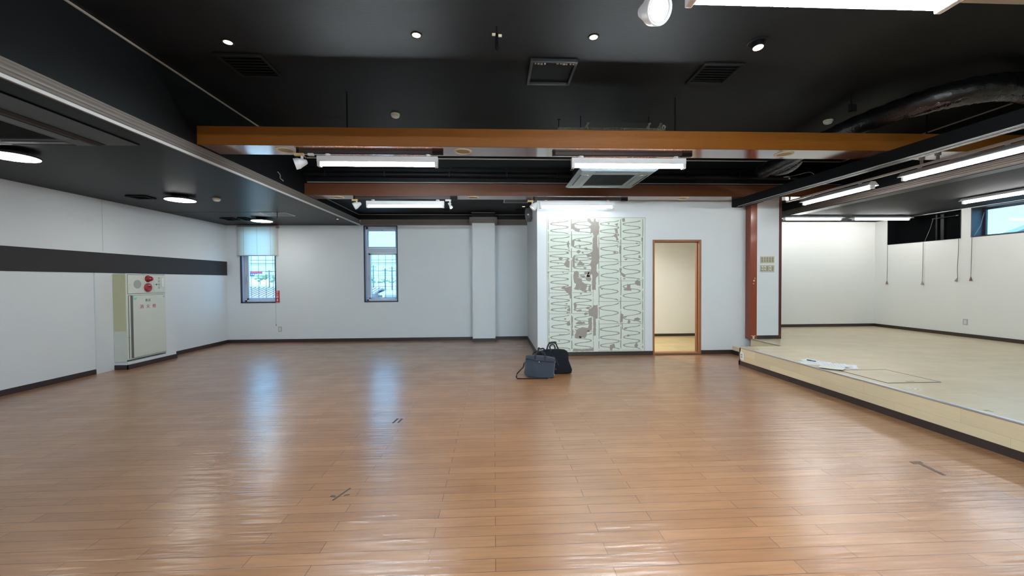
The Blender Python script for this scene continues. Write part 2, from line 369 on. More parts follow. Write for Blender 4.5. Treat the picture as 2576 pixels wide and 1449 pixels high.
# black band, wall seam
struct('trim_1', MB().box(XL, XL+.006, YR, YB, 1.56, 1.876), 'band')
struct('trim_2', MB().box(XL, XL+.002, 6.60, 6.604, 1.9, 2.69), 'plast')
# baseboards
H = .075
b = MB()
b.box(XL, XL+.012, YR, 6.735, 0, H); b.box(XL, -5.903, 6.723, 6.735, 0, H); b.box(-5.915, -5.903, 6.723, 7.742, 0, H)
b.box(XL, -5.915, 7.73, 7.742, 0, H); b.box(XL, XL+.012, 7.742, YB, 0, H); struct('baseboard_left', b, 'base')
b = MB(); b.box(XL+.012, -.487, YB-.012, YB, 0, H); b.box(-.499, .041, 9.228, 9.24, 0, H); b.box(-.499, -.487, 9.24, YB-.012, 0, H)
b.box(.029, .041, 9.24, YB-.012, 0, H); b.box(.041, .788, YB-.012, YB, 0, H); b.box(.788, .80, YD-.012, YB, 0, H); struct('baseboard_back', b, 'base')
b = MB(); b.box(.80, 2.955, YD-.012, YD, 0, H); b.box(3.87, 4.463, YD-.012, YD, 0, H); struct('baseboard_door_wall', b, 'base')
b = MB(); b.box(5.315, XR-.012, YS-.012, YS, .295, .36); b.box(XR-.012, XR, YR, YS, .295, .36); b.box(4.85, 5.258, 7.178, 7.19, .295, .36)
struct('baseboard_stage', b, 'base')
# cornices: stepped moulding
def cprof(s, x, d=1):
    return [(x, .0)]+[(x+d*a, b) for a, b in ((.046, .0), (.050, .008), (.050, .016), (.036, .020), (.042, .028), (.042, .044), (.026, .050), (.034, .058), (.036, .070), (.034, .082), (.018, .088), (.024, .096), (.024, .110), (.012, .116), (.018, .124), (.018, .135))]+[(x, .135)]
c = MB(); c.profile_y([(x, CL+z) for x, z in cprof(0, XS0)], YR, YB); tr = struct('trim_3', c, 'cornice')
struct('lip', MB().box(XS0+.046, XS0+.054, YR, YB-.06, CL-.012, CL+.012), 'lip', tr)
c = MB()
P = [(YB-(y), CL+z) for y, z in [(a-0, zz) for a, zz in cprof(0, 0)]]
c.profile_x(P, XS0+.05, -.50); c.profile_x(P, .05, .80)
c.profile_x([(y-.29, z+.012) for y, z in P], -.545, .087); c.box(-.545, -.487, 9.24, YB, CL+.012, CL+.147); c.box(.029, .087, 9.24, YB, CL+.012, CL+.147)
struct('trim_4', c, 'cornice')
c = MB(); c.profile_y([(XS1-(x)*3.4, CS+z*1.0) for x, z in cprof(0, 0)], YR, YS); tr = struct('trim_5', c, 'cornice')
struct('lip', MB().box(XS1-.19, XS1+.01, YR, YS, CS-.006, CS+.002), 'blackface', tr)
# recess faces (black) and the thin trim line near their top
for nm, a in (('wall_recess_left', (XS0, XS0+.004, YR, 6.914, CL+.13, CH)), ('wall_recess_right', (XS1-.004, XS1, YR, 6.914, CS+.13, CH)), ('wall_recess_back', (XS0, XS1, 6.914, 6.92, 2.965, CH)),
    ('wall_bay_left', (XS0, XS0+.004, 6.92, YB, CL+.13, 2.965)), ('wall_bay_back', (XS0, .80, YB-.006, YB, CL+.13, 2.965)), ('wall_pillar_top', (-.495, .035, 9.225, YB-.006, 2.858, 2.965))):
    struct(nm, MB().box(*a), 'blackface')
for k, bs in enumerate((((XS0+.004, XS0+.014, YR, 6.90, CH-.016, CH),), ((XS1-.014, XS1-.004, YR, 6.90, CH-.016, CH),), ((XS0+.02, XS1-.02, 6.902, 6.914, CH-.016, CH),),
    ((XS0+.004, XS0+.012, 6.92, YB-.02, 2.951, 2.965),), ((XS0, -.51, YB-.016, YB-.006, 2.951, 2.965), (.05, .80, YB-.016, YB-.006, 2.951, 2.965)), ((-.505, .045, 9.215, 9.225, 2.951, 2.965),), ((XS0+.02, XS1-.02, 6.900, 6.914, 3.066, 3.080),))):
    t = MB()
    for a in bs: t.box(*a)
    struct('trim_%d' % (8+k), t, 'trimline')
# closing pieces of the back bay over the low parts
struct('wall_bay_side', MB().box(XS1-.004, XS1, 6.92, YS, CS+.13, 2.965), 'blackface')

# ------------------------------------------------------------------ door frame
d1 = tag(bpy.data.objects.new('door_1', None), 'doorway with a brown wooden frame and no door leaf', None, None, 'structure'); COL.objects.link(d1); d1.location = (3.41, YD, 0); LOC['door_1'] = Vector(d1.location)
f = MB(); f.box(2.952, 2.985, YD-.012, YD+.15, 0, 2.142, .003); f.box(3.832, 3.872, YD-.012, YD+.15, 0, 2.142, .003); f.box(2.985, 3.832, YD-.012, YD+.15, 2.105, 2.142, .003)
f.box(3.815, 3.832, YD+.05, YD+.085, .03, 2.105); f.box(2.985, 2.992, YD+.05, YD+.085, .03, 2.105); f.box(2.985, 3.832, YD+.05, YD+.085, 2.093, 2.105)
f.build('frame', 'doorwood', d1)
MB().box(2.985, 3.832, YD-.005, YD+.15, 0.0, .035, .003).build('sill', 'doorwood', d1)
MB().box(3.0, 3.86, YD-.05, YD-.012, 0, .008, .002).build('threshold_strip', 'base', d1)

# ------------------------------------------------------------------ windows
def window(n, x0, x1, z0, z1, transom):
    r = tag(bpy.data.objects.new('window_%d' % n, None), None, None, None, 'structure'); COL.objects.link(r)
    r.location = ((x0+x1)/2, YB, z0); LOC[r.name] = Vector(r.location)
    f = MB()
    for a in ((x0-.004, x0+.02, z0-.0, z1), (x1-.02, x1+.004, z0, z1), (x0, x1, z0-.004, z0+.02), (x0, x1, z1-.02, z1)):
        f.box(a[0], a[1], YB-.008, YB+.03, a[2], a[3])
    f.build('lining', 'wframe', r)
    f = MB(); f.box(x0+.0, x0+.018, YB+.03, YB+.2, z0, z1); f.box(x1-.018, x1, YB+.03, YB+.2, z0, z1); f.box(x0, x1, YB+.03, YB+.2, z0, z0+.018); f.box(x0, x1, YB+.03, YB+.2, z1-.02, z1)
    f.build('reveal', 'reveal', r)
    ya, yb = YB+.12, YB+.17
    xi, xj, zi, zj = x0+.02, x1-.02, z0+.02, z1-.02
    f = MB()
    f.box(xi, xi+.045, ya, yb, zi, zj, .003); f.box(xj-.03, xj, ya, yb, zi, zj, .003); f.box(xi, xj, ya, yb, zi, zi+.04, .003); f.box(xi, xj, ya, yb, zj-.05, zj, .003)
    if transom: f.box(xi, xj, ya-.02, yb, transom-.055, transom+.055, .004)
    f.build('frame', 'sash', r)
    # hinged lower sash
    zt = (transom-.055) if transom else zj-.05
    f = MB(); a0, a1 = xi+.05, xj-.035
    f.box(a0, a0+.05, ya-.015, yb-.02, zi+.045, zt-.005, .003); f.box(a1-.02, a1, ya-.015, yb-.02, zi+.045, zt-.005, .003); f.box(a0, a1, ya-.015, yb-.02, zi+.045, zi+.08, .003); f.box(a0, a1, ya-.015, yb-.02, zt-.05, zt-.005, .003)
    sh = f.build('sash', 'sash', r)
    MB().box(a0+.012, a0+.032, ya-.05, ya-.015, z0+.50, z0+.62, .006).build('handle', 'alud', sh)
    MB().box(a0+.05, a1-.02, ya+.01, ya+.014, zi+.08, zt-.05).build('pane', 'glass', sh)
    if transom:
        f = MB(); z2 = transom+.06
        f.box(a0-.02, a0+.01, ya-.015, yb-.02, z2, zj-.06, .003); f.box(a1-.02, a1, ya-.015, yb-.02, z2, zj-.06, .003); f.box(a0, a1, ya-.015, yb-.02, z2, z2+.03, .003); f.box(a0, a1, ya-.015, yb-.02, zj-.10, zj-.055, .003)
        s2 = f.build('sash', 'sash', r)
        f = MB(); f.lathe(((a0+a1)/2, ya-.03, zj-.07), (0, 0, -1), [(0, .028), (.008, .034), (.02, .034), (.03, .02), (.034, .0)], 16); f.build('latch', 'alud', s2, True)
        MB().box(a0+.01, a1-.02, ya+.01, ya+.014, z2+.03, zj-.10).build('pane', 'glass', s2)
        f = MB(); f.tube([(xi+.02, ya-.05, zj-.06), (xi+.015, ya-.05, zj-.3), (xi+.02, ya-.05, transom+.12)], .006, 8); f.build('stay', 'sash', r, True)
    # security bars outside
    f = MB(); yo = YB+.24
    for k in range(5):
        x = x0+.10+k*(x1-x0-.12)/4
        f.cyl((x, yo, z0-.05), (x, yo, zt+.05), .005, n=8)
    for k in range(5):
        z = z0+.10+k*.262
        f.cyl((x0-.03, yo, z), (x1+.03, yo, z), .004, n=8)
    g = f.build('grille', 'mesh', r)
    return r
window(1, -5.825, -5.035, .922, 2.70, None); window(2, -3.02, -2.245, .92, 2.705, 2.13)
def side_window(n, ya, yb):
    r = tag(bpy.data.objects.new('window_%d' % n, None), None, None, None, 'structure'); COL.objects.link(r)
    r.location = (XR, (ya+yb)/2, 2.145); LOC[r.name] = Vector(r.location)
    f = MB(); z0, z1 = 2.145, 2.69
    f.box(XR-.006, XR+.30, ya, ya+.012, z0, z1); f.box(XR-.006, XR+.30, yb-.012, yb, z0, z1); f.box(XR-.006, XR+.30, ya, yb, z0, z0+.012); f.box(XR-.006, XR+.30, ya, yb, z1-.012, z1)
    f.build('lining', 'wframe', r)
    f = MB(); f.box(XR+.22, XR+.26, ya+.012, ya+.05, z0+.012, z1-.012); f.box(XR+.22, XR+.26, yb-.05, yb-.012, z0+.012, z1-.012); f.box(XR+.22, XR+.26, ya+.05, yb-.05, z0+.012, z0+.045); f.box(XR+.22, XR+.26, ya+.05, yb-.05, z1-.045, z1-.012)
    f.build('frame', 'wframe', r)
    MB().box(XR+.24, XR+.244, ya+.05, yb-.05, z0+.045, z1-.045).build('pane', 'glass', r)
    return r
r3 = side_window(3, 5.16, 7.03); side_window(4, 3.2, 5.0)
MB().tube([(XR+.0, 6.98, 2.17), (XR+.13, 6.99, 2.35), (XR+.2, 6.99, 2.60)], .004, 8).build('stay', 'alud', r3)
r = tag(bpy.data.objects.new('window_5', None), 'boarded up black window opening', None, None, 'structure'); COL.objects.link(r); r.location = (XR, 7.9, 2.145); LOC[r.name] = Vector(r.location)
f = MB(); f.box(XR-.006, XR+.3, 7.19, 7.20, 2.145, 2.69); f.box(XR-.006, XR+.3, 8.59, 8.60, 2.145, 2.69); f.box(XR-.006, XR+.3, 7.2, 8.59, 2.145, 2.155); f.box(XR-.006, XR+.3, 7.2, 8.59, 2.68, 2.69)
f.build('lining', 'void', r)
MB().box(XR+.20, XR+.22, 7.2, 8.59, 2.155, 2.68).build('board', 'matte', r)
f = MB(); f.box(XR+.165, XR+.2, 7.62, 7.68, 2.155, 2.68); f.box(XR+.165, XR+.2, 7.74, 7.77, 2.155, 2.68); f.build('mullion', 'ventblack', r)
f = MB(); f.cyl((XR+.10, 7.78, 2.60), (XR+.10, 7.33, 2.60), .008, n=8); f.cyl((XR+.10, 7.35, 2.60), (XR+.10, 7.30, 2.60), .018, n=12); f.build('rod', 'acblack', r)
for k, (a, b_) in enumerate(((-4.8, -2.6), (-1.2, 1.0), (2.4, 4.6))):  # unseen rear windows, assumed and added as a daylight source behind the camera
    r = tag(bpy.data.objects.new('window_%d' % (6+k), None), None, None, None, 'structure'); COL.objects.link(r); r.location = ((a+b_)/2, YR, .9); LOC[r.name] = Vector(r.location)
    f = MB(); f.box(a, a+.04, YR-.14, YR-.08, .9, 2.3); f.box(b_-.04, b_, YR-.14, YR-.08, .9, 2.3); f.box(a, b_, YR-.14, YR-.08, .9, .94); f.box(a, b_, YR-.14, YR-.08, 2.26, 2.3); f.box((a+b_)/2-.02, (a+b_)/2+.02, YR-.14, YR-.08, .94, 2.26)
    f.build('frame', 'sash', r); MB().box(a+.04, b_-.04, YR-.112, YR-.108, .94, 2.26).build('pane', 'glass', r)

# ------------------------------------------------------------------ stage platform, step, wing posts
st = thing('raised_platform', (6.4, 2.9, 0), 'low wooden platform with pale board top filling the right of the room', 'platform')
d = MB(); d.prism([(4.008, YR+.01), (XR-.002, YR+.01), (XR-.002, YS-.002), (5.205, YS-.002), (5.205, 7.19), (4.73, 7.19), (4.73, 6.39), (4.008, 6.39)], (0, 0, .283), X3, Y3, Z3, .012); d.build('deck', 'deck', st)
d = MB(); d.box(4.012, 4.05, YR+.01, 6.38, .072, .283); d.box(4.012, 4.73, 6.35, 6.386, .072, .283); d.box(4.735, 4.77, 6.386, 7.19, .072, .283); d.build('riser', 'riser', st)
d = MB(); d.box(4.006, 4.04, YR+.01, 6.39, 0, .072); d.box(4.006, 4.475, 6.36, 6.392, 0, .072); d.build('kick_board', 'base', st)
d = MB(); d.box(4.003, 4.032, YR+.01, 6.392, .283, .2965, .003); d.build('edge_strip', 'alu', st)
d = MB(); d.box(4.73, 4.742, 6.392, 7.19, .288, .2965); d.box(4.04, 4.74, 6.382, 6.392, .288, .2965); d.build('edge_strip', 'plast', st)
sp = thing('step', (4.6, 6.86, 0), 'low wooden step between the platform end and the doorway wall', 'step')
MB().box(4.475, 4.73, 6.392, YD-.001, .128, .143, .002).build('tread', 'deck', sp)
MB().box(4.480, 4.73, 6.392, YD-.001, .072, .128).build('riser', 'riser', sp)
MB().box(4.470, 4.73, 6.394, YD-.001, 0, .072).build('kick_board', 'base', sp)
ps = MB().box(4.722, 4.845, 7.185, YD-.001, .295, 2.84, .003).build('wooden_post', 'post', None, label='glossy red-brown wooden post at the right end of the doorway wall', cat='post')
for a in ((4.765, 4.80, .30, .355), (4.738, 4.772, .350, .360), (4.80, 4.82, .350, .362), (4.775, 4.80, 1.36, 1.385), (4.772, 4.785, 1.31, 1.325), (4.80, 4.806, 1.40, 1.43)):
    MB().box(a[0], a[1], 7.181, 7.185, a[2], a[3]).build('bare_mark', 'torn', ps, label='chipped bare wood mark')
MB().box(5.262, 5.308, 7.18, YD, .295, 2.90, .002).build('wooden_post', 'post2', None, label='narrow dark red wooden edging post beside the light switches', cat='post')
# floor hatch in the deck
h = thing('floor_hatch', (4.44, 4.33, .295), 'square lift-up hatch with dark edge set in the platform floor', 'hatch')
MB().box(4.150, 4.722, 4.036, 4.622, .295, .2975).build('lid', 'deck', h)
f = MB()
for a in ((4.138, 4.150, 4.024, 4.634), (4.722, 4.732, 4.024, 4.634), (4.150, 4.722, 4.024, 4.036), (4.150, 4.722, 4.622, 4.634)): f.box(a[0], a[1], a[2], a[3], .295, .299)
f.build('rim', 'hyddk', h); MB().box(4.40, 4.48, 4.065, 4.085, .2975, .3005, .001).build('pull', 'steel', h)

# ------------------------------------------------------------------ wooden ceiling beams
def beam(y, z, label, m='beam', ends=(XS0+.004, XS1-.004)):
    t = thing('ceiling_beam', ((ends[0]+ends[1])/2, y, z), label, 'beam', 'wooden ceiling beams')
    MB().box(ends[0], ends[1], y-.16, y+.16, z+.004, z+.20, .003).build('beam_board', m, t)
    MB().box(ends[0], ends[1], y-.158, y+.158, z, z+.004).build('underside_panel', 'beamlow', t, label='glossy lacquered underside')
    return t
beam(4.58, 2.857, 'long brown wooden beam hanging across the room, nearest one fully in view')
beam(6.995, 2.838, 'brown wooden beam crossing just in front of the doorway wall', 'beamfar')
beam(1.89, 2.86, 'brown wooden beam nearest the camera above the twin tube light')
# threaded rods carrying the beams
for x, y, z, lb in ((-1.60, 4.53, 3.057, 'thin black rod above the front beam, left of centre'), (2.09, 4.55, 3.057, 'thin black rod above the front beam beside the cable tray'), (5.18, 4.6, 3.057, 'thin black rod above the front beam under the foil duct')):
    MB().cyl((x, y, z), (x, y, CH), .008, n=8).build('hanger_rod', 'void', None, label=lb, cat='rod', group='rods holding the front beam')
# downlight covers under the beams
def cover(x, y, z, label, r=.085):
    t = thing('downlight_cover', (x, y, z), label, 'downlight', 'unlit downlights under the beams')
    f = MB(); f.lathe((x, y, z), (0, 0, -1), [(0, r*1.18), (.004, r*1.18), (.009, r*1.08), (.008, r*.92), (.0, r*.90)], 32); f.build('ring', 'cream', t, True)
    f = MB(); f.lathe((x, y, z), (0, 0, -1), [(0, r*.9), (.003, r*.88), (.005, r*.5), (.006, .001)], 32); f.build('lens', 'creamd', t, True)
cover(-2.29, 4.573, 2.857, 'cream round downlight at the left end of the front beam')
cover(-.338, 4.56, 2.857, 'cream round downlight on the front beam between the two tube lights')
cover(3.39, 4.56, 2.857, 'cream round downlight on the front beam near the black partition track')
cover(-2.64, 6.99, 2.838, 'cream round downlight at the left end of the far beam')
cover(-.346, 6.975, 2.838, 'cream round downlight in the middle of the far beam')
cover(3.344, 6.975, 2.838, 'cream round downlight on the far beam above the doorway')
cover(5.78, 7.06, 2.838, 'cream round downlight on the far beam right of the partition track')

# ------------------------------------------------------------------ lighting rails, tube fixtures, spots
def rail(x0, x1, y, z, label):
    t = thing('lighting_rail', ((x0+x1)/2, y, z-.03), label, 'light rail', 'lighting rails under the beams')
    f = MB(); f.box(x0, x1, y-.022, y-.014, z-.03, z); f.box(x0, x1, y+.014, y+.022, z-.03, z); f.box(x0, x1, y-.014, y+.014, z-.01, z); f.build('channel', 'base', t)
    f = MB(); f.box(x0, x0+.03, y-.024, y+.024, z-.032, z); f.build('end_cap', 'void', t)
    f = MB(); f.box(x1-.12, x1, y-.024, y+.024, z-.034, z); f.build('feed_box', 'void', t)
rail(-2.17, -.56, 4.585, 2.857, 'dark lighting rail under the front beam, left one')
rail(.68, 2.30, 4.585, 2.857, 'dark lighting rail under the front beam above the ceiling air conditioner')
rail(-2.38, -.62, 7.0, 2.838, 'dark lighting rail under the far beam, left one')
rail(.70, 2.38, 7.05, 2.838, 'dark lighting rail under the far beam above the stained wall patch')
def fixture(x0, x1, y, z, label, twin=False, group='tube lights hung from the beams', tm='tube'):
    """z: underside of tube; runs along x"""
    t = thing('tube_light', ((x0+x1)/2, y, z), label, 'light fixture', group)
    f = MB(); w = .034 if not twin else .062
    f.prism([(-w, .050), (-w*.9, .046), (w*.9, .046), (w, .050), (w, .108), (w*.85, .114), (-w*.85, .114), (-w, .108)], (x0, y, z), Y3, Z3, X3, x1-x0)
    f.build('housing', 'white', t)
    for xe, s in ((x0, 1), (x1, -1)):
        f = MB(); f.box(min(xe, xe+s*.035), max(xe, xe+s*.035), y-(w*.9), y+(w*.9), z-.003, z+.05, .006); f.build('lamp_holder', 'white', t)
        f = MB(); f.lathe((xe+s*.11, y, z+.114), (0, 0, 1), [(0, .028), (.012, .030), (.024, .028), (.028, .018)], 20); f.build('adapter', 'white', t, True)
    for dy in ((0,) if not twin else (-.034, .034)):
        f = MB(); f.cyl((x0+.035, y+dy, z+.021), (x1-.035, y+dy, z+.021), .0160, n=16); f.build('tube', tm, t, True)
    return t
fx = fixture(-1.945, -.62, 4.585, 2.683, 'lit white tube light hung under the front beam, left one')
dup(fx, (.898+.6625, 4.585, 2.683), 'lit white tube light under the front beam above the ceiling air conditioner')
fa = fixture(-2.165, -.845, 7.0, 2.662, 'lit white tube light under the far beam, seen over the low back bay', tm='tubefar')
dup(fa, (1.470, 7.03, 2.662), 'lit white tube light under the far beam, in front of the stained wall patch')
bx = fixture(.93, 2.23, 1.87, 2.714, 'large bright twin tube light at the top edge of the photo', True)
dup(bx, (-1.6, -.8, 2.714), 'unseen twin tube light added for fill behind the camera, left'); dup(bx, (1.6, -.8, 2.714), 'unseen twin tube light added for fill behind the camera, right')  # unseen pair, added to light the room from behind the camera

def fixture_y(x, y0, y1, z, label, surface=False):
    """tube fixture running along y"""
    t = thing('tube_light', (x, (y0+y1)/2, z), label, 'light fixture', 'tube lights over the platform')
    f = MB(); w = .07
    top = .085 if surface else .10
    f.prism([(-w*1.15, .046), (-w*1.15, .040), (-w*.3, .050), (w*.3, .050), (w*1.15, .040), (w*1.15, .046), (w*.45, top), (-w*.45, top)], (x, y0, z), X3, Z3, Y3, y1-y0)
    f.build('housing', 'white', t)
    for ye, s in ((y0, 1), (y1, -1)):
        f = MB(); f.box(x-.028, x+.028, min(ye, ye+s*.03), max(ye, ye+s*.03), z-.002, z+.05, .006); f.build('lamp_holder', 'white', t)
        if not surface:
            f = MB(); f.cyl((x, ye+s*.2, z+.10), (x, ye+s*.2, z+.125), .02, n=14); f.build('adapter', 'white', t, True)
    f = MB(); f.cyl((x, y0+.03, z+.018), (x, y1-.03, z+.018), .0165, n=16); f.build('tube', 'tubep', t, True)
    return t
fixture_y(5.21, 5.30, 6.54, 2.634, 'lit tube light on the suspended white rail, far one nearest the wing wall')
fixture_y(5.21, 3.66, 4.90, 2.634, 'lit tube light on the suspended white rail, near one at the right edge')
def fixture_s(x0, x1, y, label):
    t = thing('tube_light', ((x0+x1)/2, y, 2.615), label, 'light fixture', 'tube lights over the platform')
    z = 2.615; w = .07; f = MB()
    f.rings([[(x0+a, y-w*s, z+h), (x0+a, y+w*s, z+h), (x1-a, y+w*s, z+h), (x1-a, y-w*s, z+h)] for a, s, h in ((.0, 1.15, .040), (0, 1.15, .046), (.06, .5, .085))]); f.build('housing', 'white', t)
    for xe, s in ((x0+.03, 1), (x1-.03, -1)):
        f = MB(); f.box(min(xe, xe+s*.03), max(xe, xe+s*.03), y-.028, y+.028, z-.002, z+.05, .006); f.build('lamp_holder', 'white', t)
    f = MB(); f.cyl((x0+.06, y, z+.018), (x1-.06, y, z+.018), .0165, n=16); f.build('tube', 'tubep', t, True)
fixture_s(5.96, 7.25, 8.05, 'lit surface tube light at the back of the platform, left one')
fixture_s(7.44, 8.73, 8.05, 'lit surface tube light at the back of the platform, right one near the boarded window')
fixture_y(7.74, 5.05, 6.30, 2.615, 'lit surface tube light on the low ceiling by the glazed side window', True)
fixture_y(7.74, 1.6, 2.85, 2.615, 'surface tube light over the near end of the platform', True)
# suspended rail with brackets
t = thing('light_rail_bar', (5.21, 4.6, 2.76), 'long white bar hung under the beams carrying two tube lights', 'rail')
f = MB(); f.box(5.193, 5.227, -1.0, 6.93, 2.759, 2.785, .003); f.build('bar', 'white', t)
for y in (4.50, 4.68, 6.86):
    f = MB(); f.box(5.20, 5.22, y-.012, y+.012, 2.785, 2.85); f.box(5.19, 5.23, y-.02, y+.02, 2.836, 2.857 if y < 6 else 2.838); f.build('bracket', 'alud', t)

def spot(ad, head, d, label, r=.058, L=.13, lit='spotdim', tan=True, mode='cone'):
    t = thing('track_spotlight', ad, label, 'spotlight', 'track spotlights under the beams')
    ad = Vector(ad); head = Vector(head); d = Vector(d).normalized()
    f = MB(); f.box(ad.x-.05, ad.x+.05, ad.y-.017, ad.y+.017, ad.z-.03, ad.z, .004); f.build('adapter', 'gold' if tan else 'white', t)
    mid = Vector((ad.x+.03, ad.y, ad.z-.03))
    f = MB(); f.tube([mid, mid+Vector((0, 0, -.04)), (mid+head)/2+Vector((.012, 0, -.005)), head-d*.0+Vector((0, 0, r*.55))], .011, 10, flat=1.4); f.build('arm', 'white', t, True)
    b0 = head-d*L*.5
    prof = [(0, .012), (.006, r*.42), (L*.55, r*.86), (L*.62, r*.9), (L*.64, r), (L, r*1.05), (L*1.02, r*1.0), (L*.99, r*.90), (L*.96, r*.86), (L*.97, r*.80), (L*.82, r*.5)]
    if mode == 'narrow': prof = [(0, .012), (.006, r*.5), (L*.6, r*.55), (L*.7, r*.9), (L, r), (L*.97, r*.8)]
    f = MB(); f.lathe(b0, d, prof, 28); f.build('shade', 'white', t, True)
    rl = r*(.56 if mode == 'cone' else .7); f = MB(); f.lathe(b0+d*L*(.84 if mode == 'cone' else .95), d, [(0, rl), (.006, rl*.98), (.012, rl*.4), (.014, .001)], 24); f.build('lamp', lit, t, True)
spot((-2.145, 4.58, 2.826), (-2.115, 4.56, 2.715), (-.80, -.30, -.28), 'white spotlight with tan adapter, lit, at the left end of the front beam', lit='spot')
spot((-2.36, 7.0, 2.807), (-2.31, 6.98, 2.71), (-.78, -.25, -.45), 'white spotlight with tan adapter, unlit, at the left end of the far beam')
spot((-.775, 7.0, 2.807), (-.745, 6.98, 2.70), (.45, -.3, -.75), 'small narrow white spotlight beside the left tube light of the far beam', r=.03, L=.11, tan=False, mode='narrow')
spot((.655, 7.05, 2.807), (.725, 7.03, 2.71), (-.62, -.1, -.66), 'white spotlight with tan adapter pointing down at the doorway wall corner')
spot((.745, 1.90, 2.86), (.765, 1.93, 2.70), (.28, -.80, -.42), 'large bright white spotlight at the top edge beside the twin tube light', r=.066, L=.14, lit='spot', tan=False)
spot((-2.39, 1.965, 2.86), (-2.47, 1.97, 2.745), (-.75, .1, -.5), 'white spotlight cut off in the top left corner of the photo', r=.07, L=.15)
f = MB(); f.box(-2.05, -1.99, 4.565, 4.605, 2.80, 2.827, .004); f.build('rail_adapter', 'white', None, label='small white empty adapter between the lit spotlight and the front left tube light', cat='adapter')

# round panel lamps of the low ceiling
def disc(y, label):
    t = thing('round_ceiling_light', (-4.78, y, 2.655), label, 'ceiling light', 'round lamps of the low left ceiling')
    f = MB(); f.lathe((-4.78, y, 2.71), (0, 0, -1), [(0, .10), (.022, .10), (.03, .19), (.034, .197), (.05, .197), (.05, .19)], 40); f.build('housing', 'acblack', t, True)
    f = MB(); f.lathe((-4.78, y, 2.664), (0, 0, -1), [(0, .190), (.006, .192), (.009, .18), (.010, .001)], 40); f.build('diffuser', 'disc', t, True)
disc(4.24, 'bright round lamp on the low left ceiling, cut by the left edge'); disc(6.39, 'bright round lamp in the middle of the low left ceiling'); disc(8.55, 'bright round lamp on the low left ceiling just in front of the window blind')

# recessed downlights
def downl(x, y, z, label, r=.036):
    t = thing('recessed_downlight', (x, y, z), label, 'downlight', 'small recessed warm downlights')
    f = MB(); f.lathe((x, y, z), (0, 0, -1), [(0, r*1.35), (.005, r*1.35), (.008, r*1.2), (.004, r*1.02)], 28); f.build('rim', 'blackface', t, True)
    f = MB(); f.lathe((x, y, z-.001), (0, 0, -1), [(0, r), (.004, r*.95), (.006, .001)], 24); f.build('lamp', 'warm', t, True)
downl(-2.29, 3.63, CH, 'warm lit downlight in the high black ceiling, leftmost one'); downl(-.64, 3.47, CH, 'warm lit downlight in the high black ceiling, left of the hanging hook')
downl(.87, 3.445, CH, 'warm lit downlight in the high black ceiling, above the open ceiling hole'); downl(.64, 8.48, 2.965, 'warm lit downlight in the low back bay beside the wall corner', .03)
downl(-3.25, 8.57, CL, 'tiny warm downlight at the far corner of the low left ceiling', .025)
t = thing('gimbal_downlight', (2.335, 3.46, CH-.06), 'warm gimbal downlight hanging tilted out of the high black ceiling', 'downlight')
f = MB(); f.lathe((2.335, 3.47, CH), (0, 0, -1), [(0, .085), (.006, .085), (.010, .075), (.004, .066)], 32); f.build('rim', 'blackface', t, True)
f = MB(); f.lathe((2.335, 3.47, CH), (.02, -.10, -1), [(0, .05), (.035, .052), (.052, .050), (.050, .042)], 28); f.build('housing', 'void', t, True)
f = MB(); f.lathe(Vector((2.335, 3.47, CH))+Vector((.02, -.10, -1)).normalized()*.048, (.02, -.10, -1), [(0, .043), (.006, .04), (.010, .02), (.011, .001)], 24); f.build('lamp', 'warm', t, True)
# smoke detectors
def smoke(x, y, z, label):
    t = thing('smoke_detector', (x, y, z-.05), label, 'smoke detector', 'smoke detectors')
    f = MB(); f.lathe((x, y, z), (0, 0, -1), [(0, .054), (.018, .054), (.02, .049), (.032, .049)], 28); f.build('base', 'cream', t, True)
    f = MB(); f.lathe((x, y, z-.03), (0, 0, -1), [(0, .042), (.012, .040), (.018, .028), (.019, .001)], 28); f.build('sensor', 'white', t, True)
smoke(-1.21, 5.10, CH, 'cream smoke detector on the high black ceiling, left of centre'); smoke(4.41, 5.13, CH, 'cream smoke detector on the high black ceiling beside the duct'); smoke(-4.31, 6.49, CL, 'cream smoke detector on the low left ceiling')

# vents and panels
def vent(x0, x1, y0, y1, z, label, m='ventblack'):
    t = thing('ceiling_vent', ((x0+x1)/2, (y0+y1)/2, z-.02), label, 'vent', 'black painted ceiling vents')
    f = MB(); w = .03
    for a in ((x0, x0+w, y0, y1), (x1-w, x1, y0, y1), (x0+w, x1-w, y0, y0+w), (x0+w, x1-w, y1-w, y1)): f.box(a[0], a[1], a[2], a[3], z-.018, z, .004)
    f.build('frame', m, t)
    f = MB(); n = 7
    for k in range(n):
        y = y0+w+(k+.5)*(y1-y0-2*w)/n
        f.rings([[(x0+w, y-.018, z-.012), (x1-w, y-.018, z-.012), (x1-w, y+.012, z-.002), (x0+w, y+.012, z-.002)], [(x0+w, y-.018, z-.010), (x1-w, y-.018, z-.010), (x1-w, y+.012, z-.0), (x0+w, y+.012, z-.0)]])
    f.build('louvre', m, t)
vent(-2.53, -2.11, 3.80, 4.22, CH, 'black vent on the high ceiling below the leftmost downlight'); vent(2.04, 2.44, 3.80, 4.20, CH, 'black vent on the high ceiling below the gimbal downlight')
vent(-5.50, -5.22, 6.28, 6.50, CL, 'black vent on the low left ceiling near the hydrant cabinet'); vent(-5.55, -5.30, 8.43, 8.70, CL, 'small black vent on the low left ceiling by the far corner')
vent(-5.19, -5.0, 8.40, 8.70, CL, 'narrow black vent beside the farthest round lamp'); vent(-1.10, -.93, 8.78, 8.95, 2.965, 'small black vent in the back bay, left of the wall pillar'); vent(.47, .70, 8.80, 8.95, 2.965, 'small black vent in the back bay by the wall corner')
t = thing('ceiling_hatch', (.58, 4.02, CH-.03), 'open black ceiling hatch with torn white edge in the middle of the high ceiling', 'hatch')
f = MB()
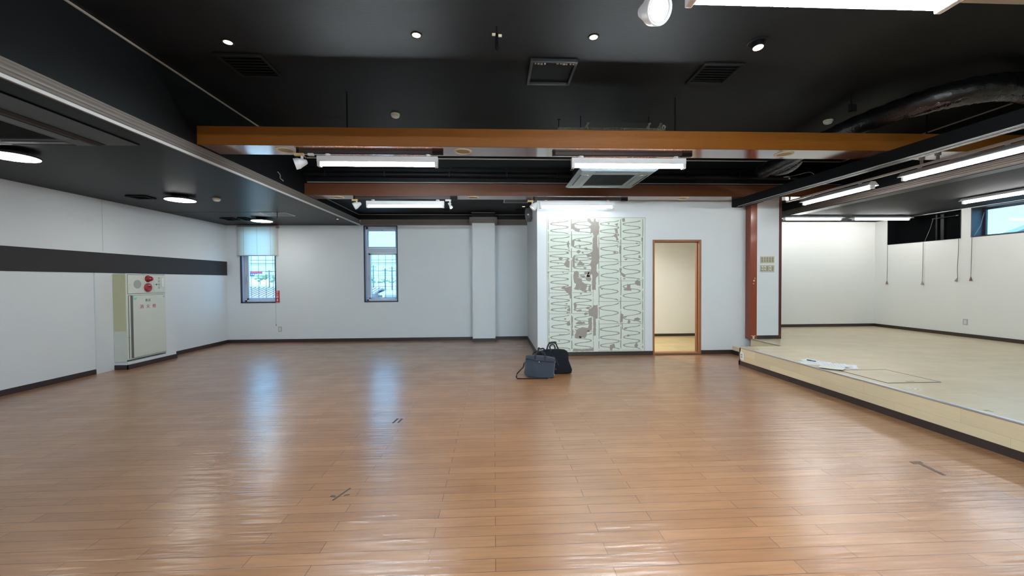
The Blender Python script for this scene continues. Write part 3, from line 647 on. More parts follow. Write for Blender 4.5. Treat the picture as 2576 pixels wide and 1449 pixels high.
for a in ((.36, .385, 3.79, 4.25), (.785, .81, 3.79, 4.25), (.385, .785, 3.79, 3.815), (.385, .785, 4.225, 4.25)): f.box(a[0], a[1], a[2], a[3], CH-.03, CH, .003)
f.build('frame', 'acblack', t); MB().box(.39, .78, 3.86, 4.22, CH-.008, CH).build('panel', 'void', t)
f = MB()
for k in range(13):
    x = .40+k*.03+random.uniform(0, .012)
    if k in (4, 5, 6): continue
    f.box(x, x+random.uniform(.012, .026), 3.835, 3.85, CH-.03+random.uniform(0, .008), CH-.002)
f.build('torn_edge', 'trimline', t)
def panel(x0, x1, y0, y1, z, label):
    t = thing('access_panel', ((x0+x1)/2, (y0+y1)/2, z-.006), label, 'ceiling panel', 'ceiling access panels')
    f = MB(); w = .02
    for a in ((x0, x0+w, y0, y1), (x1-w, x1, y0, y1), (x0+w, x1-w, y0, y0+w), (x0+w, x1-w, y1-w, y1)): f.box(a[0], a[1], a[2], a[3], z-.007, z)
    f.build('frame', 'lip', t); MB().box(x0+w, x1-w, y0+w, y1-w, z-.004, z).build('lid', 'acblack', t)
panel(-4.41, -3.91, 7.755, 8.175, CL, 'white framed access panel on the low left ceiling'); panel(.205, .69, 7.66, 8.09, 2.965, 'white framed access panel in the low back bay')
struct('trim_7', MB().box(XL, -4.41, 7.752, 7.756, CL-.002, CL), 'blackface')
MB().cyl((-4.03, 7.71, 2.60), (-4.03, 7.71, CL), .006, n=8).build('hanger_rod', 'void', None, label='short thin black rod hanging beside the white framed access panel on the left', cat='rod')
t = thing('ceiling_hook', (.04, 3.34, 3.29), 'black hook with two white clips hanging from the high ceiling', 'hook')
f = MB(); f.cyl((.04, 3.34, 3.42), (.04, 3.34, CH), .004, n=8); f.tube([(.04, 3.34, 3.43), (.037, 3.34, 3.37), (.04, 3.34, 3.30), (.045, 3.34, 3.285)], [.012, .014, .015, .010], 10); f.build('hook_body', 'void', t, True)
for s, a in ((-1, .006), (1, -.002)):
    f = MB(); x0 = .04+s*.012; f.box(min(x0, x0+s*.028), max(x0, x0+s*.028), 3.33, 3.35, 3.41+a, 3.424+a, .002); f.build('clip', 'cream', t)

# cassette air conditioners
def cassette(cx, cy, z, W, m, label, hang=False, lv='acgrey'):
    t = thing('cassette_air_conditioner', (cx, cy, z), label, 'air conditioner')
    h = W/2; f = MB()
    f.rings([[(cx-a, cy-a, zz), (cx+a, cy-a, zz), (cx+a, cy+a, zz), (cx-a, cy+a, zz)] for a, zz in ((h, z+.032), (h, z+.022), (h-.03, z+.004), (h-.05, z), (h*.58, z), (h*.56, z+.010))]); f.build('panel', m, t)
    g = h*.56; f = MB(); n = 30
    f.box(cx-g, cx+g, cy-g, cy+g, z+.008, z+.014)
    for k in range(n):
        x = cx-g+(k+.5)*2*g/n; f.box(x-g*.012, x+g*.012, cy-g+.01, cy+g-.01, z+.001, z+.009)
    f.build('grille', 'acdark', t)
    for k in range(4):
        f = MB(); a0, a1, l = h*.68, h*.86, h*.56
        q = [(-l, a0), (l, a0), (l, a1), (-l, a1)]
        c, s = [(1, 0), (0, 1), (-1, 0), (0, -1)][k]
        P = [(cx+x*c-y*s, cy+x*s+y*c) for x, y in q]
        f.rings([[(x, y, z-.001+(0.006 if i > 1 else 0)) for i, (x, y) in enumerate(P)], [(x, y, z-.005+(0.006 if i > 1 else 0)) for i, (x, y) in enumerate(P)]])
        v = f.build('flap', lv, t)
        f = MB(); q = [(-l-.01, a1), (l+.01, a1), (l+.01, a1+.018), (-l-.01, a1+.018)]; P = [(cx+x*c-y*s, cy+x*s+y*c) for x, y in q]
        f.rings([[(x, y, z) for x, y in P], [(x, y, z-.0015) for x, y in P]]); f.build('slot', 'void', v)
    if hang:
        MB().box(cx-.41, cx+.41, cy-.41, cy+.41, z+.032, z+.30, .01).build('body', 'void', t)
        for sx in (-1, 1):
            for sy in (-1, 1):
                f = MB(); f.cyl((cx+sx*.44, cy+sy*.3, z+.22), (cx+sx*.44, cy+sy*.3, CH), .006, n=8); f.box(cx+sx*.40, cx+sx*.455, cy+sy*.3-.02, cy+sy*.3+.02, z+.22, z+.235); f.build('hanger', 'void', t)
        f = MB(); f.tube([(cx+.41, cy+.2, z+.15), (cx+.50, cy+.22, z+.16), (cx+.58, cy+.3, z+.10), (cx+.62, cy+.42, z+.16), (cx+.60, cy+.6, z+.3)], .022, 10); f.tube([(cx+.41, cy+.1, z+.20), (cx+.53, cy+.12, z+.20), (cx+.60, cy+.25, z+.18), (cx+.66, cy+.5, z+.3)], .016, 10); f.build('hose', 'duct', t, True)
    return t
cassette(1.555, 5.39, 2.745, .985, 'acgrey', 'square grey cassette air conditioner hung between the two beams', True)
cassette(-4.125, 3.49, 2.676, .955, 'acblack', 'square black painted cassette air conditioner on the low left ceiling', lv='acgrey')
t = thing('cover_panel', (-4.15, 3.48, CL-.01), 'thin black surround plate around the air conditioner on the low left ceiling', 'plate')
f = MB()
for a in ((-4.95, -4.61, 2.5, 3.99), (-3.64, -3.35, 2.5, 3.99), (-4.61, -3.64, 2.5, 3.0), (-4.61, -3.64, 3.98, 3.99)): f.box(a[0], a[1], a[2], a[3], CL-.009, CL-.001)
f.build('plate', 'acblack', t)

# partition track (skewed slightly like in the place), block at its end
def tx(y): return 4.49-(y-3.2)*.035
t = thing('partition_track', (tx(3), 3, 2.70), 'long black partition track running under the beams to the wing wall', 'track')
f = MB(); f.rings([[(tx(y), y, 2.712), (tx(y)+.15, y, 2.712), (tx(y)+.15, y, 2.836), (tx(y), y, 2.836)] for y in (-3.0, 7.17)]); f.build('casing', 'void', t)
for dx in (.004, .088):
    f = MB(); f.rings([[(tx(y)+dx, y, 2.700), (tx(y)+dx+.058, y, 2.700), (tx(y)+dx+.058, y, 2.712), (tx(y)+dx, y, 2.712)] for y in (-3.0, 7.12)]); f.build('runner', 'void', t)
    f = MB(); f.rings([[(tx(y)+dx-.003, y, 2.6995), (tx(y)+dx+.005, y, 2.6995), (tx(y)+dx+.005, y, 2.706), (tx(y)+dx-.003, y, 2.706)] for y in (-3.0, 7.0)]); f.build('metal_edge', 'alud', t)
MB().box(4.55, 4.72, 6.84, 7.17, 2.75, 2.83, .004).build('end_box', 'void', t)
# duct with foil
t = thing('duct', (4.5, 4.8, 3.13), 'thick black flexible duct with crinkled foil bending across the upper right ceiling', 'duct')
def smooth(p, n=6):
    p = [Vector(q) for q in p]; out = []
    for i in range(len(p)-1):
        a = p[max(i-1, 0)]; b_ = p[i]; c = p[i+1]; d = p[min(i+2, len(p)-1)]
        for k in range(n):
            u = k/n; out.append(.5*((2*b_)+(c-a)*u+(2*a-5*b_+4*c-d)*u*u+(-a+3*b_-3*c+d)*u**3))
    return out+[p[-1]]
dp = [(6.06, 3.95, 3.30), (5.6, 3.86, 3.29), (5.15, 3.74, 3.28), (4.85, 3.75, 3.27), (4.60, 3.93, 3.26), (4.46, 4.25, 3.25), (4.38, 4.75, 3.24), (4.42, 5.4, 3.24), (4.50, 6.1, 3.22), (4.52, 6.60, 3.21)]
pp = smooth(dp, 8); f = MB(); f.tube(pp, [.115*(1+.05*math.sin(i*1.9)) for i in range(len(pp))], 20); f.build('sleeve', 'duct', t, True)
pq = smooth([(x-.02, y+.03, z-.055) for x, y, z in dp[:6]], 10); f = MB(); f.tube(pq, [.085*(1+.06*math.sin(i*2.7)) if i < len(pq)-6 else .085*(len(pq)-i)/7+.01 for i in range(len(pq))], 20); fo = f.build('foil_wrap', 'foil', t, True)
pq = smooth([(4.55, 5.75, 3.155), (4.60, 6.1, 3.14), (4.57, 6.45, 3.13)], 8); f = MB(); f.tube(pq, [.02+.07*math.sin(math.pi*(i+.5)/len(pq)) for i in range(len(pq))], 16); f.build('foil_wrap', 'foil', t, True)
t = thing('duct_hanger', (4.05, 4.36, 3.26), 'black rod with a perforated clamp beside the duct', 'hanger')
f = MB(); f.cyl((4.02, 4.36, 3.36), (4.02, 4.36, CH), .006, n=8); f.build('rod', 'void', t)
f = MB(); f.box(4.00, 4.012, 4.34, 4.38, 3.27, 3.36); f.box(4.05, 4.062, 4.34, 4.38, 3.27, 3.34); f.box(4.0, 4.062, 4.34, 4.38, 3.335, 3.345); f.box(4.0, 4.062, 4.34, 4.38, 3.27, 3.28); f.build('clamp', 'acdark', t)
# cable tray
t = thing('cable_tray', (1.46, 4.92, 3.25), 'rusty perforated metal tray above the front beam', 'tray')
f = MB(); f.box(.80, 2.13, 4.90, 4.905, 3.262, 3.268); f.box(.80, 2.13, 4.90, 4.905, 3.243, 3.249)
for k in range(27): f.box(.805+k*.0505, .815+k*.0505, 4.90, 4.905, 3.249, 3.262)
f.box(.80, 2.13, 4.905, 5.0, 3.262, 3.268); f.build('rail', 'rust', t)
f = MB(); f.cyl((.81, 4.93, 3.268), (.81, 4.93, 3.38), .006, n=8); f.box(.79, .83, 4.92, 4.94, 3.36, 3.375); f.build('upright', 'void', t)
for x in (1.13, 1.90, 2.04):
    f = MB(); f.tube([(x, 4.93, 3.268), (x+.055, 4.93, 3.34)], .012, 4); f.box(x+.03, x+.04, 4.92, 4.94, 3.268, 3.34); f.build('brace', 'rust', t)
f = MB(); f.tube(smooth([(2.10, 4.93, 3.27), (2.11, 4.92, 3.31), (2.14, 4.93, 3.30), (2.13, 4.93, 3.28)], 4), .008, 8); f.build('cable_end', 'trimline', t, True)
# pipes in the dark gap
t = thing('conduit_pipe', (-1.0, 6.72, 3.13), 'black horizontal pipe with clips behind the front beam', 'pipe')
f = MB(); f.cyl((XS0+.01, 6.74, 3.17), (6.0, 6.74, 3.15), .045, n=16); f.build('pipe', 'void', t, True)
for x in (-2.73, -1.78, -.72, .23, 1.07, 2.2, 3.3, 4.2, 5.2):
    f = MB(); f.box(x-.012, x+.012, 6.68, 6.899, 3.21, 3.225); f.box(x-.012, x+.012, 6.688, 6.70, 3.12, 3.225); f.build('clip', 'acdark', t)
t = thing('conduit_pipe', (-1.0, 6.85, 3.30), 'thin black upper conduit on the dark face behind the front beam', 'pipe')
f = MB(); f.cyl((XS0+.01, 6.87, 3.31), (6.0, 6.87, 3.31), .014, n=10); f.build('pipe', 'void', t, True)
for x in (-.72, .23, 3.0):
    f = MB(); f.lathe((x, 6.85, 3.31), (0, -1, 0), [(0, .02), (.012, .018), (.014, .001)], 14); f.build('clip', 'acdark', t, True)
f = MB(); f.tube(smooth([(XS0+.01, 6.0, 3.0), (XS0+.03, 6.03, 2.96), (XS0+.015, 6.06, 2.92), (XS0+.035, 6.10, 2.895), (XS0+.015, 6.13, 2.90)], 5), .007, 8); f.build('loose_cable', 'trimline', None, True, label='short loose white cable end on the left black soffit face', cat='cable')
f = MB(); f.tube(smooth([(5.02, 6.70, 3.15), (5.05, 6.5, 3.13), (5.16, 6.35, 3.14), (5.23, 6.32, 3.06), (5.24, 6.30, 2.98)], 6), .006, 8); f.build('loose_cable', 'gry', None, True, label='thin grey cable loop dangling in the dark gap right of the duct', cat='cable')
f = MB(); f.tube([(4.93, 6.5, 3.07), (4.97, 6.56, 3.12), (4.98, 6.70, 3.15)], .010, 10); f.build('loose_cable', 'white', None, True, label='short bright white cable stub in the dark gap right of the duct', cat='cable')

# smoked lamp on the return wall
t = thing('wall_lamp', (.735, 8.2, 2.60), 'smoked dark wall lamp on the corner wall below the spotlight', 'lamp')
f = MB(); f.lathe((.725, 8.2, 2.90), (0, 0, -1), [(0, .03), (.03, .07), (.10, .085), (.2, .08), (.28, .055), (.30, .04), (.295, .03)], 28); f.build('shade', 'lampgrey', t, True)
f = MB(); f.box(.785, .80, 8.15, 8.25, 2.68, 2.84, .004); f.build('bracket', 'alud', t)
f = MB(); f.lathe((.725, 8.2, 2.78), (0, 0, -1), [(0, .02), (.02, .03), (.12, .045), (.125, .001)], 20); f.build('socket', 'acdark', t, True)

# window blind
t = thing('venetian_blind', (-5.425, 9.50, 2.0), 'half-lowered cream venetian blind over the left window', 'blind')
MB().box(-5.862, -4.985, 9.478, 9.515, 2.668, 2.700, .003).build('head_rail', 'slatend', t)
f = MB(); n = 32
for k in range(n):
    z = 2.028+k*.0202
    a = [(-5.862, 9.488, z-.010), (-4.988, 9.488, z-.010), (-4.988, 9.496, z-.001), (-5.862, 9.496, z-.001)]
    b_ = [(-5.862, 9.503, z+.013), (-4.988, 9.503, z+.013)]
    v = [f.b.verts.new(p) for p in (a[0], a[1], a[2], a[3], b_[1], b_[0])]
    f.b.faces.new((v[0], v[1], v[2], v[3])); f.b.faces.new((v[3], v[2], v[4], v[5]))
f.build('slats', 'slat', t)
MB().box(-5.866, -4.984, 9.482, 9.512, 2.000, 2.018, .004).build('bottom_rail', 'slatend', t)
for x in (-5.72, -5.42, -5.12):
    f = MB(); f.cyl((x, 9.483, 2.01), (x, 9.483, 2.67), .0015, n=6); f.build('ladder_cord', 'cord', t)
f = MB(); f.tube([(-4.955, 9.50, 2.69), (-4.955, 9.495, 2.02), (-4.945, 9.495, 1.995), (-4.985, 9.495, 1.99)], .003, 6); f.tube([(-4.972, 9.50, 2.67), (-4.972, 9.495, 2.0)], .002, 6); f.build('tilt_wand', 'slatend', t)
f = MB(); f.cyl((-5.03, 9.50, .43), (-5.03, 9.50, 2.0), .0018, n=6); f.build('pull_cord', 'cord', t)
f = MB(); f.lathe((-5.03, 9.50, .43), (0, 0, -1), [(0, .004), (.02, .008), (.04, .007), (.042, .001)], 12); f.build('cord_knob', 'cord', t, True)
MB().box(-5.0, -4.945, 9.49, 9.525, 2.64, 2.70, .003).build('bracket', 'slatend', t)

# outlets
def outlet(o, ex, m, label, w=.075, h=.12, name='wall_outlet', nh=2):
    o = Vector(o); ex = Vector(ex); ez = ex.cross(Z3)
    t = thing(name, o, label, 'outlet')
    f = MB(); f.prism([(-w/2, 0), (w/2, 0), (w/2, h), (-w/2, h)], o, ex, Z3, ez, .008); f.build('plate', m, t)
    for k in range(nh):
        f = MB(); zc = h*(.5 if nh == 1 else (.34+.32*k)); f.prism([(-w*.24, zc-.014), (w*.24, zc-.014), (w*.24, zc+.014), (-w*.24, zc+.014)], o+ez*.008, ex, Z3, ez, .002)
        s = f.build('socket', 'white' if m != 'white' else 'plast', t)
        for dx in (-.008, .008):
            f = MB(); f.prism([(dx-.0015, zc-.007), (dx+.0015, zc-.007), (dx+.0015, zc+.007), (dx-.0015, zc+.007)], o+ez*.010, ex, Z3, ez, .0006); f.build('slot', 'hyddk', s)
outlet((-4.958, YB, .245), (1, 0, 0), 'plast', 'grey wall outlet below the left window beside the blind cord')
outlet((XR, 7.095, .522), (0, -1, 0), 'plast', 'grey wall outlet low on the right platform wall', h=.11)
outlet((4.008+.002, 6.305, .10), (0, -1, 0), 'white', 'white outlet on the platform front near the step', w=.085, h=.12)
# switches
def switches(z0, label, mm):
    t = thing('light_switch_panel', (5.037, 7.19, z0), label, 'switch')
    MB().box(4.905, 5.170, 7.180, 7.19, z0, z0+.125, .002).build('plate', 'plate', t)
    for k in range(5):
        x = 4.937+k*.050
        f = MB(); f.box(x-.016, x+.016, 7.1765, 7.180, z0+.018, z0+.107, .001); s = f.build('switch', 'steel', t)
        for j in range(2 if mm else 1):
            z = z0+(.035+.045*j if mm else .05)
            MB().box(x-.010, x+.010, 7.172, 7.1765, z, z+.025, .0015).build('rocker', 'white' if (mm and k in (0, 1, 3)) else 'creamd', s)
switches(1.694, 'five-gang light switch plate on the wing wall, upper one', False); switches(1.533, 'five-gang light switch plate on the wing wall, lower one', True)
# blind cords on the right wall
for y, zt, zb, m, lb, skew in ((8.58, 2.14, 1.27, 'tasselb', 'cord with dark tassel below the far end of the boarded opening', 0), (7.838, 2.14, 1.265, 'tasselg', 'cord with grey tassel below the middle of the boarded opening', 0),
                         (7.21, 2.14, 1.33, 'tasselg', 'thin cord with tilted grey tassel at the near end of the boarded opening', .03), (7.0, 2.16, 1.345, 'tasselb', 'cord with brown tassel hanging from the glazed side window', 0)):
    t = thing('pull_cord', (8.77, y, zb-.03), lb, 'cord', 'pull cords on the right wall')
    f = MB(); pts = smooth([(8.786, y+.006, zt), (8.78, y, zt-.2), (8.775, y+skew*.3, zb+.25), (8.772, y, zb+.07)], 5); f.tube(pts, .0045, 8); f.build('cord', 'cord', t, True)
    f = MB(); d = Vector((0, skew, -.07)); f.lathe((8.772, y, zb+.075), d, [(0, .006), (.02, .010), (.05, .017), (.075, .022), (.076, .001)], 16); f.build('tassel', m, t, True)
f = MB(); f.tube([(XR+.01, 7.835, 2.15), (XR+.09, 7.80, 2.42), (XR+.10, 7.76, 2.60)], .004, 6); f.build('control_rod', 'cord', None, label='thin slanting rod inside the boarded black opening', cat='rod')

# ------------------------------------------------------------------ fire hydrant cabinet
XC = -5.915
t = thing('hydrant_cabinet', (-6.0, 7.12, .153), 'pale green fire hydrant cabinet set in the left wall with red alarm lamp', 'cabinet')
MB().box(-6.105, XC+.012, 6.725, 7.498, .153, 1.548, .003).build('body', 'hyd', t)
MB().box(-6.105, XC+.002, 6.7225, 6.725, .62, 1.54).build('side_panel', 'hydside', t, label='yellowed upper side panel')
MB().box(-6.105, XC+.002, 6.7225, 6.725, .125, .615).build('side_panel', 'hydlow', t)
xf = XC+.012
tp = MB().box(xf, xf+.006, 6.752, 7.484, 1.226, 1.532, .002).build('alarm_panel', 'hyd', t)
f = MB(); f.box(xf, xf+.001, 6.746, 7.490, 1.218, 1.540); f.build('seam', 'hydline', t)
f = MB(); f.lathe((xf+.006, 6.927, 1.378), (1, 0, 0), [(0, .071), (.002, .071), (.003, .001)], 36); f.build('speaker_grille', 'spk', tp)
f = MB(); f.lathe((xf+.006, 7.127, 1.468), (1, 0, 0), [(0, .058), (.008, .058), (.014, .048), (.04, .045), (.065, .036), (.08, .018), (.083, .001)], 28); f.build('alarm_lamp', 'redgl', tp, True)
f = MB(); f.lathe((xf+.006, 7.125, 1.320), (1, 0, 0), [(0, .074), (.012, .074), (.022, .066), (.026, .045), (.018, .030), (.010, .028), (.010, .001)], 32); al = f.build('call_point', 'red', tp, True)
f = MB(); f.lathe((xf+.017, 7.14, 1.31), (1, 0, 0), [(0, .022), (.004, .020), (.006, .001)], 20); f.build('button', 'redgl', al, True)
MB().box(xf+.029, xf+.032, 7.105, 7.150, 1.352, 1.362).build('name_strip', 'wht', al)
ph = MB().box(xf+.006, xf+.0075, 7.243, 7.45, 1.243, 1.500).build('phone_plate', 'plast', tp)
MB().box(xf+.0075, xf+.0078, 7.247, 7.446, 1.247, 1.496).build('phone_face', 'hyd', ph)
MB().box(xf+.0078, xf+.022, 7.405, 7.440, 1.325, 1.487, .004).build('handle', 'white', ph)
f = MB(); f.box(xf+.0078, xf+.009, 7.255, 7.285, 1.370, 1.373); f.lathe((xf+.0078, 7.300, 1.371), (1, 0, 0), [(0, .013), (.006, .011), (.007, .001)], 12); f.build('jack', 'dkink', ph)
for k, ch in enumerate('非常電話'): text(ch, .042, (xf+.0079, 7.352, 1.475-k*.054), Y3, Z3, 'gry', ph)
text('━━', .012, (xf+.0062, 6.785, 1.37), -Z3, Y3, 'gry', tp, name='maker_strip')
f = MB(); f.box(xf, xf+.0015, 6.756, 7.486, .168, 1.198); f.build('door_recess', 'hyddk', t)
MB().box(xf+.0015, xf+.010, 6.764, 6.786, .170, 1.190, .002).build('hinge_stile', 'hyd', t)
dr = MB().box(xf+.0015, xf+.010, 6.838, 7.482, .175, 1.192, .002).build('door', 'hyd', t)
f = MB(); f.lathe((xf+.010, 6.877, 1.155), (1, 0, 0), [(0, .026), (.004, .025), (.012, .015), (.013, .001)], 20); f.build('indicator_lamp', 'mint', dr, True)
f = MB(); f.lathe((xf+.010, 7.45, 1.158), (1, 0, 0), [(0, .017), (.002, .016), (.003, .001)], 16); f.build('rivet', 'plast', dr, True)
text('乾式', .052, (xf+.0101, 7.118, 1.102), Y3, Z3, 'dkink', dr)
for k, ch in enumerate('消火栓'): text(ch, .074, (xf+.0101, 6.995+k*.124, .998), Y3, Z3, 'redtxt', dr)
f = MB(); f.cyl((xf+.008, 6.745, .52), (xf+.03, 6.745, .52), .006, n=10); f.build('peg', 'steel', t)
f = MB(); f.box(-6.06, -5.93, 6.74, 6.95, 1.549, 1.553); f.box(-6.08, -5.95, 6.85, 7.06, 1.553, 1.556); f.build('paper_stack', 'paper', None, label='thin white papers lying on top of the hydrant cabinet', cat='paper')
# red sign beside the window
t = thing('fire_extinguisher_sign', (-5.0, YB, .926), 'small red vertical sign with white Japanese lettering and arrow beside the left window', 'sign')
MB().box(-5.049, -4.953, YB-.012, YB-.008, .926, 1.203).build('plate', 'sign', t)
for k, ch in enumerate('消火器'): text(ch, .060, (-5.001, YB-.0125, 1.170-k*.058), X3, Z3, 'wht', t)
f = MB(); f.prism([(-.009, .03), (.009, .03), (.009, 0), (.028, 0), (0, -.032), (-.028, 0), (-.009, 0)], (-5.001, YB-.012, .985), X3, Z3, -Y3, .0015); f.build('arrow', 'wht', t)
MB().box(-5.03, -4.972, YB-.0135, YB-.012, .935, .940).build('small_print', 'wht', t)

# ------------------------------------------------------------------ wall patch with old adhesive
t = thing('stained_wall_patch', (1.9, YD, .075), 'large pale green rectangle of old adhesive squiggles left of the doorway', 'wall patch')
MB().box(.965, 2.815, YD-.004, YD, .076, 2.555).build('backing', mat('patch_pale', rgb(206, 214, 204), .6, nscale=1.6, namt=.04), t)
def gx(c): return .978+(c-66)/1028*1.835
def gz(c): return 2.553-(c-29)/1398*2.472
f = MB(); yy = YD-.0046
def ribbon(b, pts, w):
    n = len(pts)
    for i in range(n-1):
        (xa, za), (xb, zb) = pts[i], pts[i+1]
        d = math.hypot(xb-xa, zb-za) or 1; nx, nz = -(zb-za)/d, (xb-xa)/d
        wa = w[i] if isinstance(w, list) else w; wb = w[i+1] if isinstance(w, list) else w
        b.face([(xa-nx*wa, yy, za-nz*wa), (xb-nx*wb, yy, zb-nz*wb), (xb+nx*wb, yy, zb+nz*wb), (xa+nx*wa, yy, za+nz*wa)])
rows = {0: [45, 210, 385, 590, 810, 1030, 1220, 1415], 1: [45, 210, 385, 590, 810, 1030, 1220, 1400], 2: [45, 300, 490, 690, 905, 1140, 1420], 3: [45, 300, 490, 690, 905, 1140, 1420]}
cols = [(98, 300), (345, 528), (615, 815), (855, 1045)]
for ci, (xa, xb) in enumerate(cols):
    R = rows[ci]
    for a, b_ in zip(R[:-1], R[1:]):
        n = max(2, round((b_-a)/(78 if ci < 2 else 100))); ph = random.uniform(-.25, .25)
        pts = []; ws = []; N = 26*n
        A = (xb-xa)/2*random.uniform(.90, 1.0); mid = (xa+xb)/2+random.uniform(-5, 5)
        for i in range(N+1):
            u = i/N; th = u*n*2*math.pi
            c_ = math.cos(th+ph); s_ = math.copysign(abs(c_)**.72, c_)
            pts.append((gx(mid+A*s_+random.uniform(-1.2, 1.2)), gz(a+14+(b_-a-26)*u+random.uniform(-1, 1))))
            ws.append(.0055+.0045*abs(s_)**6+random.uniform(-.0008, .0016))
        ribbon(f, pts, ws)
        for k in range(random.randint(1, 4)):          # little drips
            i = random.randrange(N); x, z = pts[i]; f.face([(x-.006, yy, z), (x+.006, yy, z), (x+.003, yy, z+.016), (x-.003, yy, z+.014)])
        ribbon(f, [(gx(xa-18), gz(b_)), (gx((xa+xb)/2), gz(b_+random.uniform(-2, 2))), (gx(xb+12), gz(b_))], .0035)
for x, w in ((82, .006), (320, .009), (545, .004), (605, .007), (835, .009), (1066, .008)):
    y = 45
    while y < 1390:
        y2 = min(1400, y+random.uniform(90, 210)); ribbon(f, [(gx(x), gz(y)), (gx(x+random.uniform(-3, 3)), gz((y+y2)/2)), (gx(x), gz(y2))], [w*random.uniform(.6, 1), w, w*random.uniform(.5, 1)]); y = y2+random.uniform(6, 22)
ribbon(f, [(gx(66), gz(30)), (gx(1094), gz(30))], .003); ribbon(f, [(gx(1092), gz(30)), (gx(1082), gz(1428))], .003); ribbon(f, [(gx(66), gz(30)), (gx(70), gz(1425))], .003)
f.build('adhesive_squiggles', 'glue', t)
blobs = [[(480,45),(510,36),(530,70),(548,78),(556,38),(572,40),(575,70),(600,75),(612,120),(608,190),(588,220),(592,330),(605,375),(614,440),(600,500),(584,520),(580,590),(600,610),(594,640),(575,660),(572,785),(552,780),(535,785),(530,700),(538,650),(522,600),(527,550),(512,520),(528,470),(528,420),(510,400),(540,380),(540,260),(553,225),(545,190),(515,190),(522,150),(500,130),(530,100),(500,80)],
[(320,95),(350,86),(356,130),(408,150),(400,182),(370,176),(330,150),(318,130)],[(208,765),(240,740),(265,755),(300,745),(322,740),(322,870),(300,872),(298,832),(262,800),(245,775)],
[(345,590),(375,583),(400,600),(395,620),(372,640),(385,655),(425,665),(430,700),(482,730),(475,770),(440,802),(415,785),(405,772),(380,782),(350,775),(367,720),(345,700),(338,650)],
[(490,600),(515,583),(532,602),(510,640),(527,670),(515,697),(485,690),(468,665),(482,630)],[(505,735),(520,740),(522,790),(500,797),(493,770)],[(340,935),(355,908),(377,945),(352,992),(345,960)],
[(500,985),(538,962),(550,942),(575,945),(592,938),(594,1080),(572,1085),(572,1260),(548,1264),(548,1180),(542,1065),(500,1047),(493,1010)],[(358,1128),(400,1108),(430,1118),(472,1130),(430,1142),(368,1142)],
[(372,1198),(430,1170),(490,1182),(500,1150),(488,1080),(532,1070),(532,1190),(502,1218),(478,1215),(476,1262),(460,1285),(400,1280),(370,1284),(348,1260),(368,1214),(350,1190)],
[(325,1425),(340,1393),(380,1400),(420,1406),(480,1400),(528,1393),(545,1378),(552,1425)],[(250,500),(275,458),(302,485),(298,552),(268,545),(243,520)],[(272,300),(293,263),(295,360),(277,330)],
[(328,265),(352,253),(346,340),(328,335)],[(328,440),(354,433),(352,552),(333,545)],[(372,526),(410,478),(457,515),(440,530)],[(757,222),(785,193),(812,262),(790,273),(785,240)],[(768,100),(806,88),(800,120)],
[(772,145),(800,148),(805,195),(780,192)],[(818,320),(842,325),(837,412),(820,405)],[(848,40),(875,33),(882,70),(855,77)],[(1012,452),(1030,418),(1050,454)],[(984,700),(1010,676),(1042,700),(1042,742),(1010,738),(985,725)],
[(866,772),(895,765),(905,720),(920,735),(937,718),(935,765),(952,775),(945,794),(870,792)],[(820,558),(845,560),(840,600),(888,630),(870,658),(843,630),(823,590)],[(834,1028),(863,1045),(853,1122),(824,1122)],
[(718,1365),(765,1348),(774,1390),(747,1400),(745,1426),(725,1422),(715,1390)],[(978,1365),(1005,1338),(1017,1370),(1005,1397),(983,1388)],[(972,1102),(1010,1073),(1042,1090),(1030,1107)],[(903,1132),(920,1088),(937,1120),(925,1137)],
[(318,1195),(337,1195),(337,1260),(316,1262)],[(318,1060),(333,1060),(331,1180),(320,1180)],[(268,992),(305,958),(305,1007)],[(262,1132),(300,1098),(307,1150),(280,1157)],[(183,1240),(252,1245),(245,1254),(190,1250)],
[(845,1130),(855,1130),(853,1200),(846,1200)],[(1052,240),(1068,235),(1068,285),(1055,280)],[(185,447),(215,440),(232,455),(215,472),(190,462)],[(70,590),(88,590),(85,612),(72,608)],[(395,300),(418,330),(410,347),(395,335)],[(450,345),(475,338),(492,352),(490,370),(462,365)]]
yy2 = YD-.0052
for ci, cnt in ((0, 9), (1, 22), (2, 4), (3, 9)):      # more small torn spots, thickest in the second strip
    for k in range(cnt):
        x = random.uniform(cols[ci][0]+10, cols[ci][1]-8) if ci != 0 else random.uniform(180, 298); y = random.uniform(70, 1370); a = random.uniform(8, 22) if ci != 1 else random.uniform(10, 34)
        blobs.append([(x+a*math.cos(q*.9)*random.uniform(.6, 1.1), y+a*.6*math.sin(q*.9)*random.uniform(.6, 1.1)) for q in range(7)])
for bl in blobs:
    f = MB(); P = []
    for (xa, za), (xb, zb) in zip(bl, bl[1:]+bl[:1]):
        P.append((xa, za)); L_ = math.hypot(xb-xa, zb-za); k = int(L_//14)
        for j in range(1, k+1):
            u = j/(k+1); P.append((xa+(xb-xa)*u+random.uniform(-2.5, 2.5), za+(zb-za)*u+random.uniform(-2.5, 2.5)))
    vs = [f.b.verts.new((gx(x), yy2, gz(z))) for x, z in P]
    for tri in tessellate_polygon([[Vector((x, z, 0)) for x, z in P]]):
        try: f.b.faces.new([vs[q] for q in tri])
        except ValueError: pass
    f.build('torn_paper_area', 'glueblob', t)

